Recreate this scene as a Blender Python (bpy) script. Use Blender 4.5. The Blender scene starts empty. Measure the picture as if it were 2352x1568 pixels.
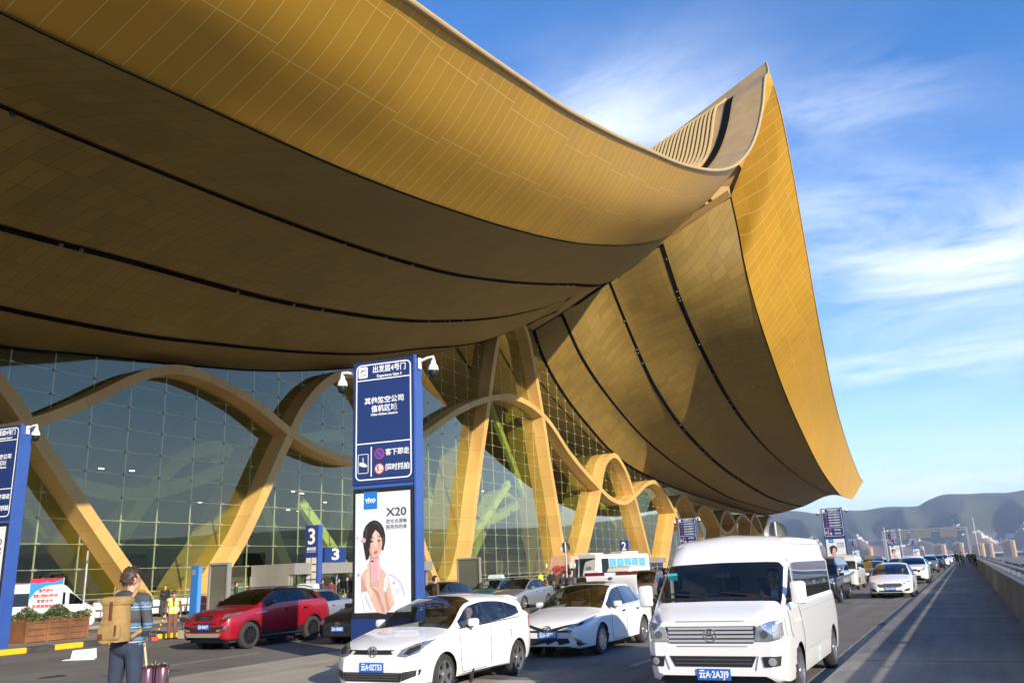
import bpy, bmesh, math, random
import numpy as np
from mathutils import Matrix, Vector
from mathutils.bvhtree import BVHTree
random.seed(7); rng = np.random.default_rng(7)
S = bpy.context.scene
COL = S.collection
# ------------------------------------------------------------------ camera
cd = bpy.data.cameras.new('camera'); cam = bpy.data.objects.new('camera', cd); COL.objects.link(cam)
cd.sensor_width = 36; cd.lens = 1901 / 2352 * 36; cd.clip_start = .1; cd.clip_end = 40000
cam.matrix_world = Matrix(((.88217297, .16093207, .44257397, 0), (.46911364, -.21794943, -.8558215, 0), (-.04127039, .9626001, -.26776452, 1.78), (0, 0, 0, 1)))
S.camera = cam
# ------------------------------------------------------------------ sun + sky
SUN_EL, SUN_AZ = math.radians(19), math.radians(31)      # azimuth from +X towards -Y
sd = Vector((math.cos(SUN_EL) * math.cos(SUN_AZ), -math.cos(SUN_EL) * math.sin(SUN_AZ), math.sin(SUN_EL)))
ld = bpy.data.lights.new('sun', 'SUN'); ld.energy = 3.75; ld.angle = math.radians(.53); ld.color = (1, .87, .68)
sun = bpy.data.objects.new('sun', ld); COL.objects.link(sun); sun.rotation_euler = sd.to_track_quat('Z', 'Y').to_euler(); sun.location = (60, -40, 60)
W = bpy.data.worlds.new('World'); S.world = W; W.use_nodes = True
S.view_settings.view_transform = 'Standard'; S.view_settings.look = 'None'; S.view_settings.exposure = 1.1; S.view_settings.gamma = 1
S.cycles.max_bounces = 8; S.cycles.transparent_max_bounces = 12; S.cycles.volume_bounces = 0

class NG:
    """small node-graph writer"""
    def __init__(s, nt): s.nt = nt; s.N = nt.nodes; s.L = nt.links
    def n(s, t, **kw):
        nd = s.N.new(t)
        for k, v in kw.items():
            if k[0] == 'i' and k[1:].isdigit(): s.put(nd, int(k[1:]), v)
            elif k in nd.inputs.keys() and not hasattr(nd, k): s.put(nd, k, v)
            else: setattr(nd, k, v)
        return nd
    def put(s, nd, k, v):
        if isinstance(v, bpy.types.NodeSocket): s.L.new(v, nd.inputs[k])
        elif isinstance(v, bpy.types.Node): s.L.new(v.outputs[0], nd.inputs[k])
        else: nd.inputs[k].default_value = v
    def m(s, op, a, b=None, c=None):
        nd = s.n('ShaderNodeMath', operation=op); s.put(nd, 0, a)
        if b is not None: s.put(nd, 1, b)
        if c is not None: s.put(nd, 2, c)
        return nd.outputs[0]
    def mixc(s, f, a, b, mode='MIX'):
        nd = s.n('ShaderNodeMix', data_type='RGBA', blend_type=mode)
        s.put(nd, 0, f); s.put(nd, 6, a if not isinstance(a, tuple) else a + (1,) * (4 - len(a))); s.put(nd, 7, b if not isinstance(b, tuple) else b + (1,) * (4 - len(b)))
        return nd.outputs[2]
    def ramp(s, f, stops, interp='LINEAR'):
        nd = s.n('ShaderNodeValToRGB'); s.put(nd, 0, f); cr = nd.color_ramp; cr.interpolation = interp
        while len(cr.elements) < len(stops): cr.elements.new(.5)
        for e, (p, c) in zip(cr.elements, stops): e.position = p; e.color = c if len(c) == 4 else tuple(c) + (1,)
        return nd.outputs[0]
    def noise(s, vec, scale, detail=4, rough=.55, dist=0):
        nd = s.n('ShaderNodeTexNoise'); s.put(nd, 'Vector', vec); nd.inputs['Scale'].default_value = scale; nd.inputs['Detail'].default_value = detail
        nd.inputs['Roughness'].default_value = rough; nd.inputs['Distortion'].default_value = dist
        return nd.outputs[0]

BANKS = [((-0.258, 0.822, 0.508), 0.13, 0.55, 0.56), ((-0.326, 0.812, 0.484), 0.1, 0.4, 0.29), ((-0.028, 0.88, 0.474), 0.12, 0.35, 0.35), ((-0.062, 0.926, 0.373), 0.12, 0.45, 0.44), ((0.065, 0.949, 0.31), 0.2, 0.33, 0.67), ((-0.022, 0.956, 0.292), 0.12, 0.3, 0.29), ((-0.078, 0.977, 0.198), 0.07, 0.2, 0.5), ((0.065, 0.979, 0.194), 0.1, 0.25, 0.52), ((0.056, 0.971, 0.231), 0.16, 0.2, 0.23), ((-0.017, 0.998, 0.067), 0.3, 0.12, 0.35), ((0.09, 0.959, 0.269), 0.08, 0.12, 0.23)]
g = NG(W.node_tree); g.N.clear()
sky = g.n('ShaderNodeTexSky', sky_type='NISHITA', sun_disc=False, sun_elevation=SUN_EL, altitude=1900, air_density=1.0, dust_density=.6, ozone_density=2.2)
sky.sun_rotation = math.pi / 2 + SUN_AZ
tc = g.n('ShaderNodeTexCoord'); sep = g.n('ShaderNodeSeparateXYZ'); g.put(sep, 0, tc.outputs['Generated'])
zz = g.m('MAXIMUM', sep.outputs[2], .02)
den = g.m('ADD', zz, .16)
cxy = g.n('ShaderNodeCombineXYZ'); g.put(cxy, 0, g.m('DIVIDE', sep.outputs[0], den)); g.put(cxy, 1, g.m('DIVIDE', sep.outputs[1], den)); cxy.inputs[2].default_value = 0
mp = g.n('ShaderNodeMapping'); g.put(mp, 0, cxy); mp.inputs['Rotation'].default_value = (0, 0, .5); mp.inputs['Scale'].default_value = (1.2, 2.6, 1); mp.inputs['Location'].default_value = (3.1, .15, 0)
n1 = g.noise(mp, 1.15, 9, .62, .7)
mp2 = g.n('ShaderNodeMapping'); g.put(mp2, 0, cxy); mp2.inputs['Rotation'].default_value = (0, 0, .7); mp2.inputs['Scale'].default_value = (.8, 1.3, 1); mp2.inputs['Location'].default_value = (7.3, 2.2, 0)
n2 = g.noise(mp2, .8, 5, .5, .3)
def bank(d, rad, squash, amt):
    """soft cloud bank round a direction; squash = flattened in elevation"""
    d = Vector(d).normalized(); rt = Vector((d.y, -d.x, 0)).normalized(); upv = rt.cross(d)
    v = g.n('ShaderNodeVectorMath', operation='DOT_PRODUCT'); g.put(v, 0, tc.outputs['Generated']); v.inputs[1].default_value = rt
    w_ = g.n('ShaderNodeVectorMath', operation='DOT_PRODUCT'); g.put(w_, 0, tc.outputs['Generated']); w_.inputs[1].default_value = upv
    f_ = g.n('ShaderNodeVectorMath', operation='DOT_PRODUCT'); g.put(f_, 0, tc.outputs['Generated']); f_.inputs[1].default_value = d
    a_ = g.m('POWER', g.m('DIVIDE', v.outputs['Value'], rad), 2); b_ = g.m('POWER', g.m('DIVIDE', w_.outputs['Value'], rad * squash), 2)
    e = g.m('EXPONENT', g.m('MULTIPLY', g.m('ADD', a_, b_), -1.)); return g.m('MULTIPLY', g.m('MULTIPLY', e, amt), g.m('GREATER_THAN', f_.outputs['Value'], 0))
mask = g.m('MULTIPLY', g.ramp(n2, [(.42, (0, 0, 0)), (.75, (1, 1, 1))]), .10)
for bk in BANKS: mask = g.m('ADD', mask, bank(*bk))
wis = g.ramp(n1, [(.38, (0, 0, 0)), (.70, (1, 1, 1))])
cl = g.m('MULTIPLY', mask, g.m('ADD', g.m('MULTIPLY', wis, .95), .05))
low = g.ramp(sep.outputs[2], [(0, (.78,) * 3), (.07, (.56,) * 3), (.20, (.16,) * 3), (.5, (0,) * 3)])
cl = g.m('MINIMUM', g.m('ADD', cl, low), .93)
tint = g.mixc(1.0, sky.outputs[0], (.27, .64, .97), 'MULTIPLY')
skyc = g.mixc(cl, tint, (4.3, 4.55, 4.9))
bg = g.n('ShaderNodeBackground'); g.put(bg, 0, skyc); bg.inputs[1].default_value = .145
wo = g.n('ShaderNodeOutputWorld'); g.L.new(bg.outputs[0], wo.inputs[0])

# ------------------------------------------------------------------ helpers
def tag(o, label=None, cat=None, group=None, kind=None):
    if label: o['label'] = label
    if cat: o['category'] = cat
    if group: o['group'] = group
    if kind: o['kind'] = kind
    return o
def empty(name, loc=(0, 0, 0), rz=0, label=None, cat=None, group=None):
    o = bpy.data.objects.new(name, None); COL.objects.link(o); o.location = loc; o.rotation_euler = (0, 0, rz); o.empty_display_size = .3
    return tag(o, label, cat, group)
MATS = {}
def mat(name, col=(.5, .5, .5), rough=.6, metal=0., var=.0, vscale=3., coat=0., bump=0., spec=.5, emit=None, emstr=0.):
    if name in MATS: return MATS[name]
    m = bpy.data.materials.new(name); m.use_nodes = True; q = NG(m.node_tree); p = q.N['Principled BSDF']
    p.inputs['Base Color'].default_value = tuple(col) + (1,); p.inputs['Roughness'].default_value = rough; p.inputs['Metallic'].default_value = metal
    p.inputs['Coat Weight'].default_value = coat; p.inputs['Coat Roughness'].default_value = .06; p.inputs['Specular IOR Level'].default_value = spec
    if emit: p.inputs['Emission Color'].default_value = tuple(emit) + (1,); p.inputs['Emission Strength'].default_value = emstr
    if var or bump:
        t = q.n('ShaderNodeTexCoord'); nz = q.noise(t.outputs['Object'], vscale, 6, .6)
        if var:
            lo = tuple(max(0, c * (1 - var)) for c in col); hi = tuple(min(1, c * (1 + var)) for c in col)
            q.put(p, 'Base Color', q.ramp(nz, [(.3, lo), (.7, hi)])); q.put(p, 'Roughness', q.m('ADD', q.m('MULTIPLY', nz, .2), max(0, rough - .1)))
        if bump:
            b = q.n('ShaderNodeBump'); b.inputs['Strength'].default_value = bump; b.inputs['Distance'].default_value = .02; q.put(b, 'Height', q.noise(t.outputs['Object'], vscale * 12, 4)); q.put(p, 'Normal', b)
    MATS[name] = m; return m
def glass_mat(name, tr=(.3, .33, .32), ior=1.5, refl=1.0, rough=.015, gc=(.9, .95, 1)):
    if name in MATS: return MATS[name]
    m = bpy.data.materials.new(name); m.use_nodes = True; q = NG(m.node_tree); q.N.clear()
    lw = q.n('ShaderNodeLayerWeight'); r0 = ((ior - 1) / (ior + 1)) ** 2; f = q.m('ADD', r0, q.m('MULTIPLY', q.m('POWER', lw.outputs['Facing'], 4.2), 1 - r0))
    t = q.n('ShaderNodeBsdfTransparent'); t.inputs[0].default_value = tuple(tr) + (1,)
    gl = q.n('ShaderNodeBsdfGlossy'); gl.inputs['Roughness'].default_value = rough; gl.inputs[0].default_value = tuple(gc) + (1,)
    mx = q.n('ShaderNodeMixShader'); q.put(mx, 0, q.m('MINIMUM', q.m('MULTIPLY', f, refl), 1.)); q.put(mx, 1, t); q.put(mx, 2, gl)
    o = q.n('ShaderNodeOutputMaterial'); q.L.new(mx.outputs[0], o.inputs[0]); MATS[name] = m; return m
def link(name, me, m=None, parent=None, smooth=False):
    o = bpy.data.objects.new(name, me); COL.objects.link(o)
    if m is not None:
        for k in (m if isinstance(m, (list, tuple)) else [m]): me.materials.append(k)
    if smooth: me.shade_smooth()
    if parent is not None: o.parent = parent
    return o
def mesh(name, V, F, m=None, parent=None, smooth=False, uv=None, mi=None):
    me = bpy.data.meshes.new(name); me.from_pydata([tuple(v) for v in V], [], [tuple(f) for f in F])
    if uv is not None:
        l = me.uv_layers.new(name='uv'); idx = np.empty(len(me.loops), dtype=np.int32); me.loops.foreach_get('vertex_index', idx)
        l.data.foreach_set('uv', np.asarray(uv, dtype=np.float32)[idx].ravel())
    if mi is not None: me.polygons.foreach_set('material_index', np.asarray(mi, dtype=np.int32))
    me.update(); return link(name, me, m, parent, smooth)
class MB:
    """collects shapes, then links them as ONE mesh object"""
    def __init__(s): s.V = []; s.F = []; s.M = []
    def add(s, V, F, mi=0):
        o = len(s.V); s.V += [tuple(v) for v in V]; s.F += [tuple(i + o for i in f) for f in F]; s.M += [mi] * len(F); return s
    def box(s, a, b, mi=0, ch=0.):
        (x0, y0, z0), (x1, y1, z1) = a, b
        if ch <= 0:
            return s.add([(x0, y0, z0), (x1, y0, z0), (x1, y1, z0), (x0, y1, z0), (x0, y0, z1), (x1, y0, z1), (x1, y1, z1), (x0, y1, z1)],
                         [(0, 3, 2, 1), (4, 5, 6, 7), (0, 1, 5, 4), (1, 2, 6, 5), (2, 3, 7, 6), (3, 0, 4, 7)], mi)
        bm = bmesh.new(); bmesh.ops.create_cube(bm, size=1)
        for v in bm.verts: v.co = Vector(((x0 + x1) / 2 + v.co.x * (x1 - x0), (y0 + y1) / 2 + v.co.y * (y1 - y0), (z0 + z1) / 2 + v.co.z * (z1 - z0)))
        bmesh.ops.bevel(bm, geom=bm.edges[:], offset=ch, segments=2, affect='EDGES', profile=.5)
        s.bm(bm, mi); bm.free(); return s
    def bm(s, bm, mi=0, M=None):
        bm.verts.ensure_lookup_table(); bm.verts.index_update()
        return s.add([(M @ v.co) if M else v.co for v in bm.verts], [[v.index for v in f.verts] for f in bm.faces], mi)
    def tube(s, pts, r, n=8, mi=0, caps=True, r2=None):
        pts = [Vector(p) for p in pts]; k = len(pts); V = []; F = []; prev = None
        rs = [r] * k if r2 is None else [r + (r2 - r) * i / (k - 1) for i in range(k)]
        if isinstance(r, (list, tuple)): rs = r
        for i, p in enumerate(pts):
            t = (pts[min(i + 1, k - 1)] - pts[max(i - 1, 0)]).normalized()
            if prev is None: u = t.orthogonal().normalized()
            else: u = (prev - t * prev.dot(t)).normalized()
            prev = u; w = t.cross(u)
            for j in range(n):
                a = 2 * math.pi * j / n; V.append(p + (u * math.cos(a) + w * math.sin(a)) * rs[i])
        for i in range(k - 1):
            for j in range(n): F.append((i * n + j, i * n + (j + 1) % n, (i + 1) * n + (j + 1) % n, (i + 1) * n + j))
        if caps: F.append(tuple(range(n - 1, -1, -1))); F.append(tuple((k - 1) * n + j for j in range(n)))
        return s.add(V, F, mi)
    def lathe(s, prof, n=24, axis='Z', c=(0, 0, 0), mi=0, close=False):
        V = []; F = []; k = len(prof); c = Vector(c)
        for j in range(n):
            a = 2 * math.pi * j / n
            for r, h in prof:
                q = (r * math.cos(a), r * math.sin(a), h)
                V.append(c + Vector(q if axis == 'Z' else ((h, q[0], q[1]) if axis == 'X' else (q[0], h, q[1]))))
        for j in range(n):
            for i in range(k if close else k - 1):
                F.append((j * k + i, ((j + 1) % n) * k + i, ((j + 1) % n) * k + (i + 1) % k, j * k + (i + 1) % k))
        return s.add(V, F, mi)
    def sphere(s, c, r, n=12, mi=0):
        r = (r,) * 3 if not isinstance(r, tuple) else r
        return s.add(*[(lambda V, F: (V, F))(*_sph(c, r, n))][0], mi)
    def prism(s, poly, axis, a, b, mi=0):
        """extrude a 2-D outline along an axis between a and b"""
        n = len(poly)
        f = {'X': lambda p, h: (h, p[0], p[1]), 'Y': lambda p, h: (p[0], h, p[1]), 'Z': lambda p, h: (p[0], p[1], h)}[axis]
        V = [f(p, a) for p in poly] + [f(p, b) for p in poly]
        return s.add(V, [tuple(range(n - 1, -1, -1)), tuple(range(n, 2 * n))] + [(i, (i + 1) % n, n + (i + 1) % n, n + i) for i in range(n)], mi)
    def build(s, name, m=None, parent=None, smooth=False, fixn=True):
        me = bpy.data.meshes.new(name); me.from_pydata(s.V, [], s.F)
        if any(s.M): me.polygons.foreach_set('material_index', np.array(s.M, dtype=np.int32))
        if fixn:
            bm = bmesh.new(); bm.from_mesh(me); bmesh.ops.recalc_face_normals(bm, faces=bm.faces[:]); bm.to_mesh(me); bm.free()
        me.update(); o = link(name, me, m, parent)
        if smooth:
            me.shade_smooth()
            try: me.set_sharp_from_angle(angle=math.radians(42))
            except Exception: pass
        return o
def _sph(c, r, n):
    V = [(c[0], c[1], c[2] - r[2])]; F = []; m = n // 2
    for i in range(1, m):
        t = -math.pi / 2 + math.pi * i / m
        for j in range(n): a = 2 * math.pi * j / n; V.append((c[0] + r[0] * math.cos(t) * math.cos(a), c[1] + r[1] * math.cos(t) * math.sin(a), c[2] + r[2] * math.sin(t)))
    V.append((c[0], c[1], c[2] + r[2]))
    for j in range(n):
        F.append((0, 1 + (j + 1) % n, 1 + j)); F.append((len(V) - 1, 1 + (m - 2) * n + j, 1 + (m - 2) * n + (j + 1) % n))
        for i in range(m - 2): F.append((1 + i * n + j, 1 + i * n + (j + 1) % n, 1 + (i + 1) * n + (j + 1) % n, 1 + (i + 1) * n + j))
    return V, F
def copy_tree(o, parent=None):
    c = o.copy(); COL.objects.link(c)
    if parent is not None: c.parent = parent
    for ch in list(o.children): copy_tree(ch, c)
    return c
def text(name, s, size, m, parent=None, loc=(0, 0, 0), bold=0., align='CENTER', width=None, rot=(math.pi / 2, 0, 0), ext=.004):
    """lettering as a thin solid mesh; reads along +X and stands along +Z before parenting"""
    c = bpy.data.curves.new(name, 'FONT'); c.body = s; c.size = size; c.align_x = align; c.align_y = 'CENTER'; c.extrude = ext; c.offset = bold; c.resolution_u = 3
    t = bpy.data.objects.new(name + '_tmp', c); COL.objects.link(t); dg = bpy.context.evaluated_depsgraph_get(); me = bpy.data.meshes.new_from_object(t.evaluated_get(dg))
    bpy.data.objects.remove(t); bpy.data.curves.remove(c); me.materials.clear(); me.name = name
    if width:
        xs = [v.co.x for v in me.vertices]
        if xs:
            k = width / max(1e-6, max(xs) - min(xs))
            for v in me.vertices: v.co.x *= k
    R = Matrix.Translation(loc) @ Matrix.Rotation(rot[2], 4, 'Z') @ Matrix.Rotation(rot[1], 4, 'Y') @ Matrix.Rotation(rot[0], 4, 'X')
    me.transform(R); return link(name, me, m, parent)
def pchip(xk, yk):
    """shape-preserving cubic interpolation"""
    x = np.asarray(xk, float); y = np.asarray(yk, float)
    if len(x) == 1: return lambda t: np.full(np.shape(t), y[0]) + 0.
    h = np.diff(x); d = np.diff(y) / h; m = np.zeros(len(x))
    for i in range(1, len(x) - 1):
        if d[i - 1] * d[i] > 0:
            w1 = 2 * h[i] + h[i - 1]; w2 = h[i] + 2 * h[i - 1]; m[i] = (w1 + w2) / (w1 / d[i - 1] + w2 / d[i])
    m[0] = d[0]; m[-1] = d[-1]
    def f(t):
        t = np.asarray(t, float); i = np.clip(np.searchsorted(x, t, 'right') - 1, 0, len(x) - 2); u = (t - x[i]) / h[i]
        out = (y[i] * (1 + 2 * u) * (1 - u) ** 2 + m[i] * h[i] * u * (1 - u) ** 2 + y[i + 1] * u * u * (3 - 2 * u) + m[i + 1] * h[i] * u * u * (u - 1))
        out = np.where(t < x[0], y[0] + m[0] * (t - x[0]), out); return np.where(t > x[-1], y[-1] + m[-1] * (t - x[-1]), out)
    return f
# ------------------------------------------------------------------ terminal building
def panel_mat(name, col, seam, pu, pv, wu, rough, metal, dirt=.12, seamrows=True):
    m = bpy.data.materials.new(name); m.use_nodes = True; q = NG(m.node_tree); p = q.N['Principled BSDF']
    uv = q.n('ShaderNodeUVMap', uv_map='uv'); sp = q.n('ShaderNodeSeparateXYZ'); q.put(sp, 0, uv.outputs[0])
    u = q.m('DIVIDE', sp.outputs[0], pu); iu = q.m('FLOOR', u); fu = q.m('SUBTRACT', u, iu)
    off = q.m('MULTIPLY', q.m('MODULO', q.m('FLOOR', q.m('DIVIDE', iu, 4)), 2), .10)
    v = q.m('ADD', q.m('DIVIDE', sp.outputs[1], pv), off); iv = q.m('FLOOR', v); fv = q.m('SUBTRACT', v, iv)
    line = q.m('LESS_THAN', fu, wu)
    if seamrows: line = q.m('MAXIMUM', line, q.m('LESS_THAN', fv, wu * pu / pv))
    wn = q.n('ShaderNodeTexWhiteNoise', noise_dimensions='2D'); cv = q.n('ShaderNodeCombineXYZ'); q.put(cv, 0, iu); q.put(cv, 1, iv); q.put(wn, 0, cv)
    t = q.n('ShaderNodeTexCoord'); nz = q.noise(t.outputs['Object'], .16, 6, .62)
    k = q.m('ADD', q.m('ADD', q.m('MULTIPLY', wn.outputs[0], dirt), 1 - dirt / 2), q.m('MULTIPLY', q.m('SUBTRACT', nz, .5), dirt * 2.2))
    base = q.mixc(1., tuple(col), q.n('ShaderNodeCombineColor', i0=k, i1=k, i2=k).outputs[0], 'MULTIPLY')
    q.put(p, 'Base Color', q.mixc(q.m('MULTIPLY', line, .7), base, tuple(seam)))
    p.inputs['Metallic'].default_value = metal
    q.put(p, 'Roughness', q.m('ADD', rough, q.m('MULTIPLY', wn.outputs[0], .08)))
    return m
M_FASC = panel_mat('gold_fascia_panel', (.55, .30, .026), (.82, .60, .20), .81, 3.1, .036, .43, .2, .09)  # pale seam colour stands for light caught in the panel gaps
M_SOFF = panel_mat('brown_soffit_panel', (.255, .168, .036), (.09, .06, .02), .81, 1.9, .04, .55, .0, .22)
M_RIB = panel_mat('gold_rib_panel', (.58, .36, .115), (.30, .18, .06), 2.4, 50., .016, .48, .0, .16, False)
M_CHEEK = mat('gold_cheek_sheet', (.62, .36, .06), .45, .1, .08, .6)
M_DARK = mat('dark_joint', (.006, .006, .006), 1., spec=.05)
M_RIM = mat('pale_gold_edge', (.52, .37, .16), .45, .1, .08, 2.)
M_ROOF = mat('roof_top_sheet', (.46, .30, .125), .5, .1, .12, .5)
M_GREY = mat('grey_cladding', (.26, .25, .23), .5, .1, .1, 1.)
M_BLUE = mat('blue_sign_face', (.012, .04, .19), .38, 0, .06, 1.5, coat=.3)
M_BLUES = mat('blue_sign_side', (.035, .09, .33), .35, 0, .06, 1.5, coat=.3)
M_WHITE = mat('white_lettering', (.78, .80, .82), .5)
M_STEEL = mat('galvanised_steel', (.45, .45, .44), .4, .6, .1, 4)
M_BLACK = mat('black_plastic', (.012, .012, .013), .45)

YC = 91.0
# (distance from the ridge, height) along each roof line, right wing then left wing
TR = {'C0': [(5.6, 45.4), (7.6, 41.73), (8.9, 37.8), (11.8, 33.84), (18.2, 29.02), (26.9, 24.11), (37.8, 20.03), (51, 16.2), (64, 14.0), (76, 12.85), (100, 13.3), (150, 19)],
      'A': [(2.4, 39.9), (8.1, 34.4), (16.4, 29.7), (31.8, 24.1), (54.3, 20.0), (92, 17.36), (134, 16.5), (160, 18)],
      'B': [(3.0, 36.9), (9.6, 31.5), (18.6, 25.6), (33.7, 20.66), (59.3, 16.8), (102, 14.42), (160, 15)],
      'C': [(.6, 32.9), (6.5, 28.3), (16.4, 24.0), (30, 20.18), (49.3, 17.2), (85, 14.2), (134, 13.6), (160, 14)],
      'G': [(.1, 31.4), (2.3, 28.4), (9.1, 23.9), (16.1, 21.06), (23.9, 18.45), (32.8, 16.7), (55, 15.0), (85, 14.1), (104, 13.5), (133, 13.1), (160, 13)]}
TL = {'C0': [(5.6, 45.4), (7.6, 42.6), (9.5, 40.2), (14, 36.0), (20, 32.2), (26, 28.8), (31.4, 26.5), (39.5, 23.61), (47.2, 21.25), (58, 18.72), (68.1, 16.93), (75.6, 16.05), (81.4, 15.45), (95, 14.8), (125, 14.5)],
      'A': [(2.4, 39.9), (6, 36.0), (12, 31.8), (20, 28.0), (27.1, 26.0), (32.6, 24.42), (40.2, 22.43), (49, 20.54), (59.8, 19.11), (69.2, 18.38), (76.6, 18.0), (95, 17.6), (125, 17.5)],
      'B': [(3.0, 36.9), (8, 32.6), (14, 29.2), (21.3, 26.31), (26.4, 24.53), (34.1, 22.25), (42.3, 20.24), (48.4, 19.17), (56.5, 18.11), (66, 17.45), (72, 16.99), (95, 16.2), (125, 16)],
      'C': [(.6, 32.9), (6, 30.6), (14, 27.0), (22, 23.9), (31.6, 21.27), (38.5, 19.35), (46.2, 17.84), (54.4, 16.62), (60.8, 15.84), (68.2, 15.41), (95, 15), (125, 15)],
      'G': [(.3, 32.1), (4, 31.2), (8.6, 29.75), (13.9, 27.3), (18.6, 25.24), (22.8, 23.47), (30, 20.9), (41.9, 17.84), (48.4, 16.63), (53.8, 15.94), (60.7, 15.17), (65.8, 14.58), (95, 14), (125, 14)]}
RIML = [(0.5, 58.6, -11.5), (2.5, 55.9, -11.1), (6.7, 52.64, -11.0), (10.4, 47.52, -11.1), (14.4, 42.57, -11.4), (18.8, 38.51, -11.7), (23.9, 34.84, -12.2), (29.1, 32.22, -12.6), (32.5, 30.87, -12.9), (38.3, 28.97, -13.4), (43.5, 27.54, -13.71), (51.13, 25.34, -13.91), (57.16, 23.71, -13.93), (62.17, 22.55, -13.86), (66.13, 21.62, -13.75), (71.28, 20.42, -13.55), (81.91, 18.65, -13.55), (95, 19.3, -13.5), (125, 19.0, -13.5)]
RIMR = [(.9, 55.62, -11.1), (2.8, 53.2, -11.0), (7.3, 47.71, -11.2), (14, 40.39, -11.7), (21.6, 32.9, -12.3), (30, 29.3, -13.0), (39.6, 26.45, -13.8), (67.6, 22.82, -15.8), (97, 20.17, -17.5), (121, 18.8, -18.5), (150, 22, -18.6)]
XL = {'C0': -18.6, 'A': -27., 'B': -34.5, 'C': -40.2, 'G': -44.}
FZ = {'L': {k: pchip(*zip(*v)) for k, v in TL.items()}, 'R': {k: pchip(*zip(*v)) for k, v in TR.items()}}
S0 = {'C0': 5.6, 'A': 2.4, 'B': 3.0, 'C': .6, 'G': .2}
RZ = {'L': pchip([a[0] for a in RIML], [a[1] for a in RIML]), 'R': pchip([a[0] for a in RIMR], [a[1] for a in RIMR])}
RX = {'L': pchip([a[0] for a in RIML], [a[2] for a in RIML]), 'R': pchip([a[0] for a in RIMR], [a[2] for a in RIMR])}
SMAX = {'L': 112., 'R': 134.}
SEND = {('R', 'R'): 121., ('R', 'C0'): 93., ('R', 'A'): 126., ('R', 'B'): 132.}
SG = {'L': -1, 'R': 1}
NT = 150
tt = np.linspace(0, 1, NT) ** 1.7
def line(side, key):
    """one roof line as NT points"""
    if key == 'R':
        s = .7 + tt * (SEND.get((side, key), SMAX[side]) - .7); return np.stack([RX[side](s), YC + SG[side] * s, RZ[side](s)], 1)
    s = S0[key] + tt * (SEND.get((side, key), SMAX[side]) - S0[key]); return np.stack([np.full(NT, XL[key]), YC + SG[side] * s, FZ[side][key](s)], 1)
def loft(name, rails, m, parent, nv=6, smooth=True, curve=True):
    """surface through the rails; uv in metres along and across"""
    R = np.stack(rails, 0); k = len(rails); out = []
    if curve and k > 2:
        tk = np.arange(k); tv = np.linspace(0, k - 1, (k - 1) * nv + 1)
        P = np.zeros((len(tv), R.shape[1], 3))
        for j in range(R.shape[1]):
            for c in range(3): P[:, j, c] = pchip(tk, R[:, j, c])(tv)
    else:
        tv = np.linspace(0, k - 1, (k - 1) * nv + 1); i = np.minimum(tv.astype(int), k - 2); f = (tv - i)[:, None, None]; P = R[i] * (1 - f) + R[i + 1] * f
    a, b = P.shape[:2]
    mid = P[a // 2]; U = np.r_[0, np.cumsum(np.abs(np.diff(mid[:, 1])))] ; U = mid[0, 1] + (mid[:, 1] - mid[0, 1])
    Vv = np.concatenate([np.zeros((1, b)), np.cumsum(np.linalg.norm(np.diff(P, axis=0), axis=2), axis=0)], 0)
    uv = np.stack([np.broadcast_to(P[:, :, 1], (a, b)), Vv], -1).reshape(-1, 2)
    F = [(i * b + j, i * b + j + 1, (i + 1) * b + j + 1, (i + 1) * b + j) for i in range(a - 1) for j in range(b - 1)]
    return mesh(name, P.reshape(-1, 3), F, m, parent, smooth, uv)
T = empty('airport_terminal', (-44, 91, 0), 0, 'huge airport terminal with sweeping gold upturned roof and glass front crossed by curved gold ribs', 'airport terminal')
def part(o, par):
    o.parent = par; o.matrix_parent_inverse = Matrix.Translation(par.location).inverted(); return o
def tpart(o): return part(o, T)
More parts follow.
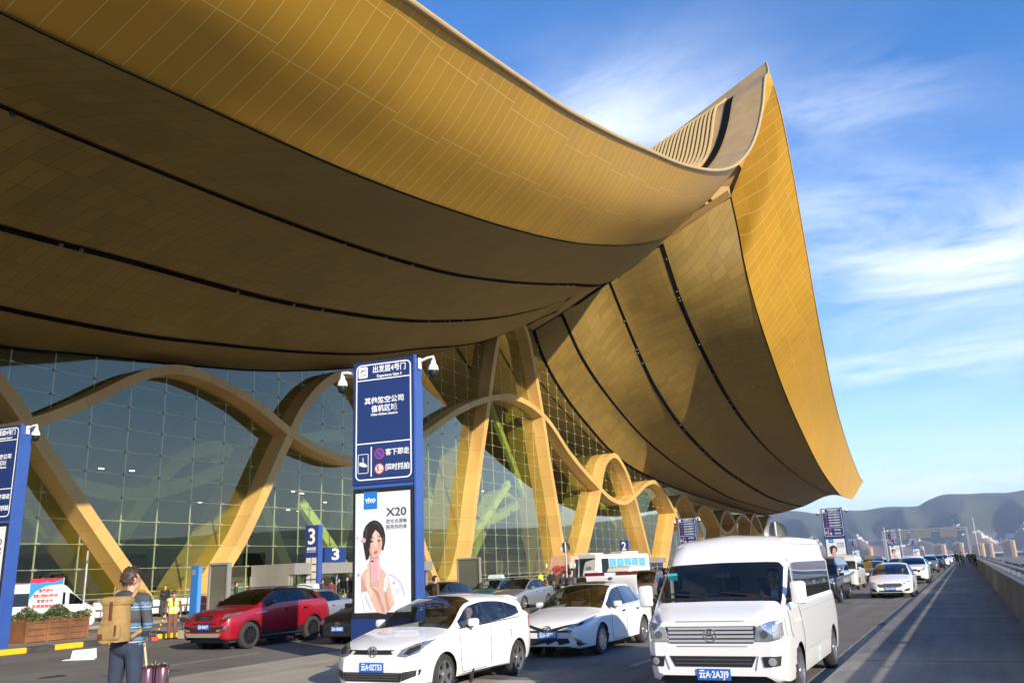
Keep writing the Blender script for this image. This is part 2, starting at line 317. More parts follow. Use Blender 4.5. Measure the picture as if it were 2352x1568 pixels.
for sd_, nm in (('L', 'near'), ('R', 'far')):
    Ls = {k: line(sd_, k) for k in ('G', 'C', 'B', 'A', 'C0', 'R')}
    lab = 'roof wing nearest the camera' if sd_ == 'L' else 'sunlit far roof wing'
    keys = ['G', 'C', 'B', 'A', 'C0']
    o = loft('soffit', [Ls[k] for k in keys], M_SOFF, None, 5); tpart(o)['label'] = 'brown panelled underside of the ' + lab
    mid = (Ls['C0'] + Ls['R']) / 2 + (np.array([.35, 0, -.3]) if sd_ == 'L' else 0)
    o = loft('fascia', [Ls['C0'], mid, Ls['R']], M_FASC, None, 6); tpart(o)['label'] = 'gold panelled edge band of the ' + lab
    # dark joints between soffit bands
    for key, wid, dz in (('C', .42, -.03), ('B', .5, -.03), ('A', .55, -.03), ('C0', .16, -.08), ('G', .5, -.05)):
        mb = MB(); c = Ls[key]; kk = keys.index(key)
        nb = Ls[keys[min(kk + 1, 4)]] if kk < 4 else Ls['A']
        sl = (nb - c); sl[:, 1] = 0; sl /= np.linalg.norm(sl, axis=1)[:, None]
        tv = np.gradient(c, axis=0); nn = np.cross(tv, sl); nn /= np.linalg.norm(nn, axis=1)[:, None]; nn *= -np.sign(nn[:, 2:3])
        P0 = c - sl * wid / 2 + nn * abs(dz); P1 = c + sl * wid / 2 + nn * abs(dz)
        mb.add(list(P0) + list(P1), [(j, j + 1, NT + j + 1, NT + j) for j in range(NT - 1)])
        tpart(mb.build('joint_strip', M_DARK, None, fixn=False))
        if key in 'AB':
            rr = random.Random(3 + ord(key)); lm = None
            for _ in range(22):
                j = min(int(NT * rr.random() ** .8), NT - 2)
                if lm is None: ml = MB(); ml.lathe([(0, -.10), (.10, -.09), (.10, .05)], 8, 'Z'); lm = o = ml.build('soffit_lamp', mat('dull_lamp_glass', (.16, .15, .13), .4), None)
                else: o = lm.copy(); COL.objects.link(o)
                tpart(o); o.location = tuple(c[j] + nn[j] * .05)
    # rounded rim along the roof edge
    mb = MB(); mb.tube([tuple(p) for p in Ls['R']], [(.14 if sd_ == 'L' else .07) * min(1, .35 + j / 30) for j in range(NT)], 10); tpart(mb.build('roof_rim', M_RIM, None, smooth=True))
    # roof top
    Rm = Ls['R']; back = np.stack([np.full(NT, -46.), Rm[:, 1], FZ[sd_]['G'](np.abs(Rm[:, 1] - YC)) + np.maximum(9.5 - .02 * np.abs(Rm[:, 1] - YC), 6)], 1)
    back[:, 2] = np.minimum(back[:, 2], 42.); back2 = back + np.array([-44, 0, 2.0])
    o = loft('roof_top', [Rm, back, back2], M_ROOF, None, 14, True, False); tpart(o)
    if sd_ == 'L':
        # skylight strip on the upturned roof top: dark slot, ribs
        def rp(t, y):
            s = YC - y; a = np.array([float(RX['L'](s)), y, float(RZ['L'](s))]); b = np.array([-46., y, min(float(FZ['L']['G'](s)) + max(9.5 - .02 * s, 6), 42.)]); return a + (b - a) * t
        ys = np.linspace(66, 87.5, 24)
        for i in range(44):
            mb = MB(); t = .15 + i * .0142; mb.tube([tuple(rp(t + .012 * math.sin(y * .32), y) + np.array([0, 0, .28])) for y in np.linspace(64, 88.6 - .02 * i, 22)], .165, 6); tpart(mb.build('skylight_rib', M_RIM, None, smooth=True))
        mb = MB(); a = [tuple(rp(.105, y) + np.array([0, 0, .16])) for y in ys]; b = [tuple(rp(.13, y) + np.array([0, 0, .16])) for y in ys]
        mb.add(a + b, [(j, j + 1, 24 + j + 1, 24 + j) for j in range(23)]); tpart(mb.build('skylight_slot', M_DARK, None, fixn=False))
# prow: recessed cheek between the two wings, ridge channel below it
RL, RR = line('L', 'R'), line('R', 'R')
def at(side, key): return line(side, key)[0]
cl_, cr_ = at('L', 'C0'), at('R', 'C0'); tl_, tr_ = RL[0], RR[0]
n = 20; f = np.linspace(0, 1, n)[:, None]
eL = tl_ + (cl_ - tl_) * f; eR = tr_ + (cr_ - tr_) * f; bulge = np.sin(np.linspace(0, math.pi, n))[:, None]
ce = (eL + eR) / 2 + np.array([-.5, 0, 0]) * bulge
V = np.concatenate([eL[:15], ce[:15], eR[:15]]); nn_ = 15
tpart(mesh('prow_cheek', V, [(k * nn_ + j, k * nn_ + j + 1, (k + 1) * nn_ + j + 1, (k + 1) * nn_ + j) for k in range(2) for j in range(nn_ - 1)], M_CHEEK, None, True, [(v[2], v[0]) for v in V]))
ridgeR = np.array([at('R', k) for k in ('C0', 'A', 'B', 'C', 'G')]); ridgeL = np.array([at('L', k) for k in ('C0', 'A', 'B', 'C', 'G')])
def resample(P, m):
    d = np.r_[0, np.cumsum(np.linalg.norm(np.diff(P, axis=0), axis=1))]; t = np.linspace(0, d[-1], m); return np.stack([np.interp(t, d, P[:, c]) for c in range(3)], 1)
rR, rL = resample(ridgeR, 24), resample(ridgeL, 24)
mb = MB(); up = np.array([0, 0, 2.6])
mb.add(list(rR) + list(rR + up * .9 + np.array([0, -.2, 0])) + list(rL + up) + list(rL), [(k * 24 + j, k * 24 + j + 1, (k + 1) * 24 + j + 1, (k + 1) * 24 + j) for k in range(3) for j in range(23)])
tpart(mb.build('ridge_channel', M_RIB, None))
mb = MB()
for j in range(23):     # gold flange beside the far soffit, with a dark joint
    a, b = rR[j], rR[j + 1]; d1 = np.array([0, -1.5, .25])
    mb.add([a + d1 * .06, b + d1 * .06, b + d1, a + d1], [(0, 1, 2, 3)])
tpart(mb.build('ridge_flange', M_RIB, None, fixn=False))
mb = MB(); mb.add(list(rR + np.array([0, -.1, -.06])) + list(rR + np.array([.0, .34, -.22])), [(j, j + 1, 24 + j + 1, 24 + j) for j in range(23)]); tpart(mb.build('joint_strip', M_DARK, None, fixn=False))
for j in range(2, 22, 4):
    mb = MB(); a = rL[j] + np.array([0, 0, .7]); b = rR[j] + np.array([0, -1, .7]); mb.tube([tuple(a), tuple(b)], .4, 4); tpart(mb.build('ridge_brace', M_RIB, None))
# glass front
GX = -44.0
def gtop(y):
    return float(FZ['L']['G'](YC - y)) if y < YC else float(FZ['R']['G'](y - YC))
M_GLS = glass_mat('facade_glass', (.62, .74, .42), 1.52, 3.3, .01, (1., .93, .70))
ys = np.arange(-20, 224.1, 2.55); mb = MB()
for y0, y1 in zip(ys[:-1], ys[1:]):
    for k in range(3):
        a, b = y0 + (y1 - y0) * k / 3, y0 + (y1 - y0) * (k + 1) / 3; mb.add([(GX, a, .15), (GX, b, .15), (GX, b, gtop(b)), (GX, a, gtop(a))], [(0, 1, 2, 3)])
tpart(mb.build('glass_wall', M_GLS, None, fixn=False))
mb = MB(); mf = MB()
for y in ys:
    h = gtop(y); mb.box((GX - .10, y - .03, .15), (GX - .03, y + .03, h))
    z = 1.55
    while z < h - .3:
        mf.box((GX - .02, y - .13, z - .05), (GX + .10, y + .13, z + .05)); z += 1.37
z = 1.55
while z < 31:
    seg = None
    for i, y in enumerate(ys):
        ok = gtop(y) > z + .1
        if ok and seg is None: seg = y
        if (not ok or i == len(ys) - 1) and seg is not None: mb.box((GX - .08, seg, z - .015), (GX - .04, ys[i - 1], z + .015)); seg = None
    z += 1.37
tpart(mb.build('glazing_bars', mat('pale_glazing_bar', (.85, .80, .95), .4, .1), None)); tpart(mf.build('glass_clamps', mat('bronze_clamp', (.50, .40, .30), .4, .5), None))
# curved gold ribs (front face on x=-42.6, running through the glass)
def rib(pts, xf=-42.6, depth=1.5, w=.9, name='rib', m=None, ret=False):
    P = np.array(pts, float); d = np.r_[0, np.cumsum(np.linalg.norm(np.diff(P, axis=0), axis=1))]; nn = max(8, int(d[-1] / .55)); t = np.linspace(0, d[-1], nn)
    # Catmull-Rom through the points
    def cr(c):
        m_ = np.gradient(c, d); i = np.clip(np.searchsorted(d, t, 'right') - 1, 0, len(d) - 2); h = d[i + 1] - d[i]; u = (t - d[i]) / h
        return c[i] * (1 + 2 * u) * (1 - u) ** 2 + m_[i] * h * u * (1 - u) ** 2 + c[i + 1] * u * u * (3 - 2 * u) + m_[i + 1] * h * u * u * (u - 1)
    Y, Z = cr(P[:, 0]), cr(P[:, 1]); ty, tz = np.gradient(Y), np.gradient(Z); l = np.hypot(ty, tz); ny, nz = -tz / l * w / 2, ty / l * w / 2
    x0, x1 = xf, xf - depth
    V = []; F = []
    for j in range(nn): V += [(x0, Y[j] - ny[j], Z[j] - nz[j]), (x0, Y[j] + ny[j], Z[j] + nz[j]), (x1, Y[j] + ny[j], Z[j] + nz[j]), (x1, Y[j] - ny[j], Z[j] - nz[j])]
    for j in range(nn - 1):
        for k in range(4): F.append((j * 4 + k, j * 4 + (k + 1) % 4, j * 4 + 4 + (k + 1) % 4, j * 4 + 4 + k))
    F += [(3, 2, 1, 0), tuple(4 * nn - 4 + k for k in range(4))]
    dd = np.repeat(np.linspace(0, d[-1], nn), 4); o = mesh(name, V, F, m or M_RIB, None, False, np.stack([dd, np.zeros_like(dd) + 1.], 1)); bm = bmesh.new(); bm.from_mesh(o.data); bmesh.ops.recalc_face_normals(bm, faces=bm.faces[:]); bm.to_mesh(o.data); bm.free(); return tpart(o)
def arch(y0, y1, h, base=.1, skew=0.):
    k = np.linspace(-1, 1, 13); c = (y0 + y1) / 2; hw = (y1 - y0) / 2
    return [(c + hw * (math.copysign(abs(a) ** .8, a)) + skew * (1 - a * a), base + (h - base) * (1 - abs(a) ** 2.3)) for a in k]
WAVE = [(-22, 14), (-14, 15), (-6, 13.5), (2, 11.2), (12, 9.6), (19, 9.3), (24.9, 9.8), (26.8, 10.5), (29.9, 12.2), (32.4, 13.8), (33.7, 14.5), (35.3, 15.05), (36.8, 15.2), (38.9, 14.95), (42.5, 14.0), (46.4, 12.3), (49.6, 11.4), (53.3, 11.0), (58, 11.9), (63.7, 14.3), (70.5, 17.7), (76.9, 19.9), (82, 20.9), (86.4, 20.7), (91, 19.5), (97.1, 16.1), (105.2, 12.8), (110.5, 11.1), (116, 10.8), (121.5, 12.4), (126.5, 14.2), (131, 14.8), (135.3, 13.6), (139.3, 10.9), (143, 8.6), (147, 8.0), (151, 9.2), (156, 11.6), (160, 12.2), (165, 11.2), (170, 8.6), (175, 7.6), (181, 8.9), (187, 11.2), (192, 11.8), (198, 10.6), (205, 8), (212, 8.6), (218, 11.6), (222, 12.6)]
ARCHES = [[(-9, .1), (-2, 7), (4, 13.0), (9, 16.0), (13, 16.6), (17, 15.6), (21, 15.0), (24.6, 12.4), (27.8, 8.8), (31, 5.2), (34.9, .9), (35.6, .1)],
          [(38.8, .1), (39.8, 1.7), (41.9, 4.5), (44.1, 8.3), (46.1, 12.0), (47.7, 14.5), (49.8, 16.6), (51.9, 17.8), (54.0, 18.2), (56.2, 17.2), (58.5, 14.3), (61, 9.6), (63.8, 4.0), (66.5, .1)],
          [(67.0, .1), (69.8, 1.1), (71.3, 3.4), (73.0, 8.8), (74.6, 13.8), (76.4, 19.1), (77.7, 23.2), (79.4, 27.4), (81.4, 30.0), (84.2, 31.0), (86.3, 29.9), (87.8, 26.6), (89, 22.7), (90, 19), (91, 14.6), (92.4, 9.4), (94.6, .1)],
          [(97.0, .1), (99.8, 3.0), (103.3, 7.4), (106.5, 11.6), (109.6, 16.0), (113.6, 17.4), (117, 15.9), (120.5, 11.9), (123.5, 6.5), (127, .1)],
          [(131, .1), (133.9, 2.8), (138.6, 8.4), (142.3, 12.2), (146.3, 13.4), (150.3, 12.1), (154.2, 9.0), (159, 3.5), (161.5, .1)],
          [(163, .1), (168, 6), (172, 10.5), (177, 12.1), (182, 10.4), (186, 6), (190, .1)], [(191.5, .1), (196, 7), (200, 11.3), (203.6, 12.4), (208, 11), (212, 6.4), (216, .1)]]
rib(WAVE, -42.56, 1.7, .62)
for a in ARCHES: rib(a, depth=5.0, w=.70)
# inner row of ribs, hall floor, back wall and gallery seen through the glass
M_IN = mat('inner_gold_steel', (.60, .54, .28), .55, 0, .1, .6)
rib([(y * 1 - 6, z * .86) for y, z in WAVE], -62, 1.2, 1.2, 'inner_rib', M_IN)
for a in ARCHES: rib([(y + 4 if y < 300 else y, z * .8) for y, z in a], -62.3, 2.4, 1.3, 'inner_rib', M_IN)
for q_ in ([(27.0, 9.2), (29.1, 7.1), (35.3, 1.2), (36.4, .2)], [(84.0, 21), (84.9, 19.9), (97.8, 3.1), (100, .2)], [(88.1, 12), (84.8, 9.6), (81.5, 7.2), (73, 1)], [(108, 17), (112.9, 13.4), (127.4, 5.2), (135, .4)], [(52, 8), (56, 4.4), (60.5, .2)]): rib(q_, -46.6, .5, .8, 'inner_brace', mat('sunlit_yellow_brace', (.80, .76, .40), .5))  # bright yellow puts the sunlight on the struts into their colour
mb = MB(); mb.box((-86, -22, -.3), (-43.6, 224, .148)); tpart(mb.build('hall_floor', mat('polished_floor', (.23, .22, .20), .25, 0, .1, .4), None))
mb = MB(); mb.box((-86.5, -22, .1), (-86, 224, 44)); tpart(mb.build('back_wall', mat('hall_back_wall', (.13, .14, .13), .8, 0, .3, .08), None))
mb = MB(); mb.box((-85, -20, 5.2), (-76, 222, 6.0)); mb.box((-76.1, -20, 6.0), (-75.9, 222, 7.0))
for y in range(-16, 222, 12): mb.box((-77.5, y, .15), (-76.7, y + .8, 5.2))
tpart(mb.build('gallery', mat('gallery_grey', (.30, .30, .31), .6), None))
rr = random.Random(5)
for _ in range(46):
    mb = MB(); y = rr.uniform(18, 120); x = -rr.uniform(60, 80); z = rr.uniform(10.5, 13.4); mb.box((x, y, z), (x + .2, y + .45, z + .08)); tpart(mb.build('hall_lamp', mat('lit_hall_lamp', (1, .95, .85), .5, emit=(1, .93, .8), emstr=4), None))
rr = random.Random(8); dm = [mat('desk_teal', (.16, .30, .30), .5), mat('desk_pale', (.45, .5, .5), .5), mat('desk_dark', (.06, .06, .07), .5)]
for y in np.arange(22, 200, 3.4):
    mb = MB(); w_ = rr.uniform(1.2, 2.6); mb.box((-58 - rr.uniform(0, 12), y, .15), (-57.4, y + w_, rr.uniform(1.1, 2.6))); tpart(mb.build('check_in_desk', dm[rr.randrange(3)], None))
mb = MB(); mb.box((-62, 50, 2.7), (-61.8, 60, 5.0)); tpart(mb.build('hall_screen', mat('dark_board', (.05, .12, .13), .4), None))
# end wall and roof end so that the hall is closed
mb = MB(); mb.box((-86, 223.8, .1), (-44.3, 224.2, 13)); mb.box((-86, -22.2, .1), (-44.3, -21.8, 14)); tpart(mb.build('end_wall', M_GREY, None))
# entrance vestibules
for (ya, yb, n_, sy) in ((44.0, 60.8, '3', 54.2), (104, 124.5, '2', 116)):
    mb = MB(); mb.box((-43.8, ya, 2.22), (-39.9, yb, 2.95))
    tpart(mb.build('entrance_canopy', M_GREY, None))
    for y in np.linspace(ya + .2, yb - .4, 8): mb = MB(); mb.box((-40.4, y, .15), (-40.3, y + .12, 2.22)); tpart(mb.build('door_post', M_STEEL, None))
    for y in (ya, yb - .15): mb = MB(); mb.box((-43.9, y, .15), (-40.4, y + .15, 2.22)); tpart(mb.build('side_wall', M_STEEL, None))
    mb = MB(); mb.add([(-40.35, ya + .2, .15), (-40.35, yb - .2, .15), (-40.35, yb - .2, 2.22), (-40.35, ya + .2, 2.22)], [(0, 1, 2, 3)]); tpart(mb.build('entrance_glass', glass_mat('door_glass', (.30, .36, .34), 1.5, 1.6), None))
    o = text('door_number', n_, .5, mat('navy_lettering', (.03, .03, .16), .5), None, (-39.88, sy - 4.0, 2.58), .008, rot=(math.pi / 2, 0, math.pi / 2)); tpart(o)
# ------------------------------------------------------------------ ground, road deck, hills
def struct(o): o['kind'] = 'structure'; return o
def ground_mat(name, lo, hi, sc, rough=.9, cracks=False, metal=0, bump=.25):
    m = bpy.data.materials.new(name); m.use_nodes = True; q = NG(m.node_tree); p = q.N['Principled BSDF']
    t = q.n('ShaderNodeTexCoord'); a = q.noise(t.outputs['Object'], sc, 7, .65); b = q.noise(t.outputs['Object'], sc * 40, 3, .6)
    mp = q.n('ShaderNodeMapping'); q.put(mp, 0, t.outputs['Object']); mp.inputs['Scale'].default_value = (2.2, .12, 1); c = q.noise(mp, sc * 3, 5, .6)
    f = q.m('ADD', q.m('ADD', q.m('MULTIPLY', a, .5), q.m('MULTIPLY', b, .22)), q.m('MULTIPLY', c, .34))
    q.put(p, 'Base Color', q.ramp(f, [(.40, lo), (.64, hi)])); p.inputs['Roughness'].default_value = rough; p.inputs['Specular IOR Level'].default_value = .3
    bp = q.n('ShaderNodeBump'); bp.inputs['Strength'].default_value = bump; bp.inputs['Distance'].default_value = .01; q.put(bp, 'Height', b); q.put(p, 'Normal', bp)
    return m
M_ASPH = ground_mat('asphalt', (.115, .107, .095), (.215, .20, .175), .35)
M_WALK = ground_mat('walkway_paving', (.145, .136, .122), (.25, .236, .212), .6)
M_CONC = ground_mat('pale_concrete', (.27, .24, .19), (.44, .40, .325), .5)
M_PAVE = ground_mat('forecourt_paving', (.19, .17, .14), (.33, .30, .25), .4)
M_KERB = ground_mat('kerb_stone', (.13, .125, .12), (.25, .24, .22), 1.2)
def sheet(name, x0, x1, y0, y1, z, m, nx=1, ny=1):
    mb = MB(); mb.add([(x0, y0, z), (x1, y0, z), (x1, y1, z), (x0, y1, z)], [(0, 1, 2, 3)]); return struct(mb.build(name, m))
mb = MB(); mb.box((-37, -60, -1.2), (1.8, 420, 0)); struct(mb.build('road', M_ASPH))
mb = MB(); mb.box((-43.7, -60, -1.2), (-37, 230, .15), ch=0); struct(mb.build('forecourt', M_PAVE))
mb = MB(); mb.prism([(-30.6, -40), (-26.2, -40), (-26.2, 25.5), (-27.0, 27.5), (-28.4, 28.3), (-29.8, 27.5), (-30.6, 25.5)], 'Z', 0, .15); struct(mb.build('planter_island', M_PAVE))
mb = MB(); mb.prism([(-13.6, -6), (-6.8, -6), (-6.8, 7.3), (-9.2, 10.2), (-9.25, 16.2), (-9.7, 18.6), (-11.4, 19.6), (-13.1, 18.6), (-13.55, 16.2)], 'Z', 0, .14); struct(mb.build('sign_island', M_CONC))
sheet('island_apron', -9.2, -6.6, 7, 13.4, .005, M_CONC)
# walkway with kerb along the parapet
mb = MB(); mb.box((-1.72, -40, -.3), (1.05, 420, .15)); struct(mb.build('walkway', M_WALK))
mb = MB(); mb.box((-2.02, -40, -.3), (-1.72, 420, .152), ch=.0); mb.box((-2.16, -40, -.1), (-2.02, 420, .012)); struct(mb.build('kerb', M_KERB))
M_LINE = ground_mat('worn_road_paint', (.26, .24, .18), (.46, .43, .34), 1.6)
mb = MB()
def strip(x0, x1, y0, y1, z=.004): mb.add([(x0, y0, z), (x1, y0, z), (x1, y1, z), (x0, y1, z)], [(0, 1, 2, 3)])
strip(-2.42, -2.22, -20, 25); strip(-2.42, -2.22, 26.2, 400)
for y in np.arange(-3.5, 380, 6.2): strip(-5.9, -5.76, y + 12.9, y + 15.9)
for y in np.arange(-8, 300, 9): strip(-21.9, -21.75, y, y + 3.4); strip(-17.0, -16.86, y + 22, y + 25.4) 
struct(mb.build('road_markings', M_LINE))
mb = MB(); rr = random.Random(77)
for y in np.arange(-4, 240, 4.85): mb.box((-1.72, y, .1502), (1.0, y + .018, .1535))
struct(mb.build('walkway_joints', mat('joint_filler', (.035, .033, .03), .9)))
mb = MB()
for y in np.arange(3, 160, 15.3): mb.box((-1.6, y, .1502), (-1.25, y + .5, .156))
o = mb.build('drain_covers', mat('cast_iron', (.05, .048, .045), .6, .4)); struct(o)
mb = MB()
for _ in range(26):
    x, y = rr.uniform(-17, -3), rr.uniform(8, 60); w_, l_ = rr.uniform(.5, 1.4), rr.uniform(.8, 5); mb.add([(x, y, .0025), (x + w_, y + rr.uniform(-.1, .1), .0025), (x + w_ + rr.uniform(-.1, .1), y + l_, .0025), (x, y + l_, .0025)], [(0, 1, 2, 3)])
struct(mb.build('asphalt_patches', ground_mat('patched_asphalt', (.085, .08, .072), (.14, .132, .118), .8)))
mb = MB()
for _ in range(70):
    x, y = rr.uniform(-22, -2.8), rr.uniform(8, 80); r_ = rr.uniform(.06, .35); n_ = 9; mb.add([(x + r_ * rr.uniform(.6, 1.2) * math.cos(6.283 * k / n_), y + 1.4 * r_ * rr.uniform(.6, 1.2) * math.sin(6.283 * k / n_), .0032) for k in range(n_)], [tuple(range(n_))])
struct(mb.build('oil_stains', mat('oil_stain', (.045, .042, .04), .5)))
# yellow and black kerb
MY = mat('kerb_yellow', (.72, .44, .015), .6, 0, .15, 3); MK = mat('kerb_black', (.05, .048, .045), .7, 0, .3, 3)
mb = MB(); y = -6.; k = 0
while y < 26.3:
    L_ = .98 if k % 2 else .92
    mb.box((-26.2, y, 0), (-25.86, y + L_ - .004, .165 + .002 * (k % 2)), k % 2, .02); y += L_; k += 1
o = struct(mb.build('painted_kerb', [MK, MY]))
# parapet wall with rail
par = empty('parapet_wall', (1.2, 100, 0), 0, 'long low concrete parapet with grey rail on top beside the dark walkway', 'parapet')
mb = MB(); mb.prism([(.86, .0), (1.02, .98), (1.42, .98), (1.56, .0)], 'Y', -40, 420); part(mb.build('wall', ground_mat('parapet_concrete', (.21, .195, .165), (.38, .35, .295), .5)), par)
mb = MB(); mb.box((.98, -40, .982), (1.46, 420, 1.06)); part(mb.build('coping', mat('dark_coping', (.10, .105, .11), .5, 0, .2, 2)), par)
mb = MB(); mb.tube([(1.22, -40, 1.27), (1.22, 420, 1.27)], .065, 8)
for y in range(-38, 420, 3): mb.box((1.17, y, 1.06), (1.27, y + .08, 1.27))
part(mb.build('rail', mat('grey_rail', (.32, .33, .35), .35, .5)), par)
# planting trough outside the parapet
mb = MB(); rr = random.Random(21)
for i in range(3600):
    y = rr.uniform(4, 300) if i % 3 else rr.uniform(6, 60); x = rr.uniform(1.6, 2.15); z = 1.0 + rr.uniform(-.3, .18); a = rr.uniform(0, 6.28); s_ = rr.uniform(.06, .16); d = Vector((math.cos(a), math.sin(a), rr.uniform(-.3, .9))) * s_; e = Vector((-math.sin(a), math.cos(a), rr.uniform(-.3, .3))) * s_ * .5
    p = Vector((x, y, z)); mb.add([p - e, p + d, p + e, p - d * .6], [(0, 1, 2, 3)])
tag(mb.build('trailing_plants', mat('trough_leaves', (.06, .075, .045), .8, 0, .5, 3), fixn=False), kind='stuff')
mb = MB(); mb.box((1.58, -40, .3), (2.2, 420, .75)); o = mb.build('plant_trough', M_CONC); tag(o, 'long concrete trough holding trailing plants outside the parapet', 'planter')
# lower ground + hills
GZ = -19.
M_GND = ground_mat('valley_ground', (.13, .09, .07), (.25, .19, .14), .004)
mb = MB(); mb.add([(-9000, -9000, GZ), (9000, -9000, GZ), (9000, 12000, GZ), (-9000, 12000, GZ)], [(0, 1, 2, 3)]); struct(mb.build('ground', M_GND))
mb = MB(); mb.box((-90, -60, GZ), (-37.2, 235, -1.2)); mb.box((-37.2, -60, -3), (1.7, 420, -1.21))
for y in range(-50, 420, 24): mb.box((-4, y, GZ), (-1, y + 2, -3)); mb.box((-24, y, GZ), (-21, y + 2, -3))
o = mb.build('viaduct', M_CONC); tag(o, 'concrete viaduct carrying the raised departures road', 'viaduct')
m = bpy.data.materials.new('wooded_hill'); m.use_nodes = True; q = NG(m.node_tree); p = q.N['Principled BSDF']; t = q.n('ShaderNodeTexCoord')
sp = q.n('ShaderNodeSeparateXYZ'); q.put(sp, 0, t.outputs['Object']); a = q.noise(t.outputs['Object'], .0022, 8, .62); b = q.noise(t.outputs['Object'], .02, 6, .7)
hgt = q.m('ADD', q.m('DIVIDE', sp.outputs[2], 300.), q.m('MULTIPLY', q.m('SUBTRACT', a, .5), .55))
base = q.ramp(hgt, [(0., (.26, .14, .095)), (.20, (.27, .17, .115)), (.36, (.085, .085, .05)), (.55, (.045, .055, .03)), (.9, (.07, .075, .042))])
q.put(p, 'Base Color', q.mixc(q.ramp(b, [(.4, (0, 0, 0)), (.65, (1, 1, 1))]), base, q.mixc(1., base, (.55, .55, .6), 'MULTIPLY'))); p.inputs['Roughness'].default_value = .95
SKYL = [(-75, .050), (-50, .056), (-35, .058), (-22, .057), (-17.5, .056), (-14.6, .055), (-12.6, .057), (-11.0, .0565), (-9.9, .0555), (-9.1, .054), (-8.0, .050), (-6.5, .0515), (-5.0, .0505), (-3.2, .0515), (-2.2, .0515), (-1.6, .0560), (-.4, .0605), (1.2, .060), (2.6, .0585), (3.6, .0600), (5, .061), (9, .055), (15, .062), (25, .05), (40, .058), (60, .048), (80, .06), (100, .05), (130, .055)]
sk = pchip([a_[0] for a_ in SKYL], [a_[1] for a_ in SKYL])
NA, NR = 260, 40; az = np.concatenate([np.linspace(-75, -20, 50), np.linspace(-19.7, 7, 150), np.linspace(7.5, 130, 60)]); rad = np.linspace(3900, 8600, NR); VV = np.zeros((NR, NA, 3))
ph = rng.uniform(0, 6.28, 40); fr = rng.uniform(.3, 3.2, 40); fa = rng.uniform(.0004, .0028, 40)
for i, r in enumerate(rad):
    u = (r - 3900) / (6400 - 3900)
    prof = np.clip(u, 0, 1) ** 1.5 if u <= 1 else 1 - (u - 1) * .6
    hh = (sk(az) * 6400 - GZ * 0) * prof + 20 * 0
    nz = sum(math.sin(0) + np.sin(az * fr[k] + ph[k] + r * fa[k] * 2) * (22 / (1 + fr[k])) for k in range(40)) * np.clip(u * 1.6, 0, 1) * (1 - .9 * np.exp(-((u - 1) / .16) ** 2))
    rdg = 85 * np.abs(np.sin(az * 1.3 + r * .0011 + 1.1 * np.sin(r * .0017 + az * .4))) * np.clip(u * 1.3, 0, 1) * (1 - np.exp(-((u - 1) / .2) ** 2))
    z = GZ - 1 + np.maximum(0, (hh - GZ) * 1.0 + nz - rdg) if u < 1.9 else np.full(NA, GZ - 5)
    VV[i] = np.stack([r * np.sin(np.radians(az)), r * np.cos(np.radians(az)), z], 1)
Fh = [(i * NA + j, i * NA + j + 1, (i + 1) * NA + j + 1, (i + 1) * NA + j) for i in range(NR - 1) for j in range(NA - 1)]
HILL = struct(mesh('hills', VV.reshape(-1, 3), Fh, m, None, True))
hill_bvh = BVHTree.FromPolygons([Vector(v) for v in VV.reshape(-1, 3)], Fh)
def hill_z(x, y):
    h = hill_bvh.ray_cast(Vector((x, y, 3000)), Vector((0, 0, -1))); return max(GZ, h[0].z) if h[0] else GZ
# village houses on the slope
MH = [mat('whitewashed_wall', (.72, .69, .63), .8), mat('flat_roof_grey', (.35, .32, .3), .8)]
def house_mesh(w, d, h, nm):
    mb = MB(); mb.box((-w / 2, -d / 2, -3), (w / 2, d / 2, h), 0); mb.box((-w / 2 - .3, -d / 2 - .3, h), (w / 2 + .3, d / 2 + .3, h + .5), 1); mb.box((-w * .1, -d * .1, h + .5), (w * .35, d * .4, h + 3), 0)
    for k in range(int(w // 3.4)):
        for lv in range(int(h // 3.2)): mb.box((-w / 2 + 1.0 + k * 3.4, -d / 2 - .08, 1 + lv * 3.1), (-w / 2 + 2.4 + k * 3.4, -d / 2 + .02, 2.6 + lv * 3.1), 1)
    o = mb.build(nm, MH); return o
protos = [house_mesh(16, 11, 9, 'village_house'), house_mesh(12, 10, 12, 'village_house'), house_mesh(22, 12, 7, 'village_house')]
first = [True] * 3; rr = random.Random(12); cnt = 0
clus = [(-11.2, 4650, .5, 12), (-9.9, 4900, .3, 9), (-9.2, 5050, .3, 12), (-8.2, 4800, .25, 5), (-7.0, 5000, .25, 6), (-5.6, 4850, .3, 11), (-4.3, 5050, .3, 10), (-3.3, 4900, .3, 8), (-2.0, 5080, .55, 24), (-.6, 5050, .6, 24), (1.4, 5020, .5, 20), (2.5, 5120, .5, 22), (3.6, 5160, .5, 18), (-13.0, 4700, .5, 8), (.3, 4700, 1.4, 8)]
for a0, r0, sp_, k in clus:
    for _ in range(k):
        a = math.radians(a0 + rr.gauss(0, sp_ * .6)); r = r0 + rr.gauss(0, 70); x, y = r * math.sin(a), r * math.cos(a); j = rr.randrange(3)
        if first[j]: o = protos[j]; first[j] = False
        else: o = protos[j].copy(); COL.objects.link(o)
        o.location = (x, y, hill_z(x, y) - .3); o.rotation_euler = (0, 0, rr.uniform(-.6, .6)); s_ = rr.uniform(.6, 1.0); o.scale = (s_,) * 3
        tag(o, 'small white house among many on the distant hillside', 'house', 'white village houses on the far slope')
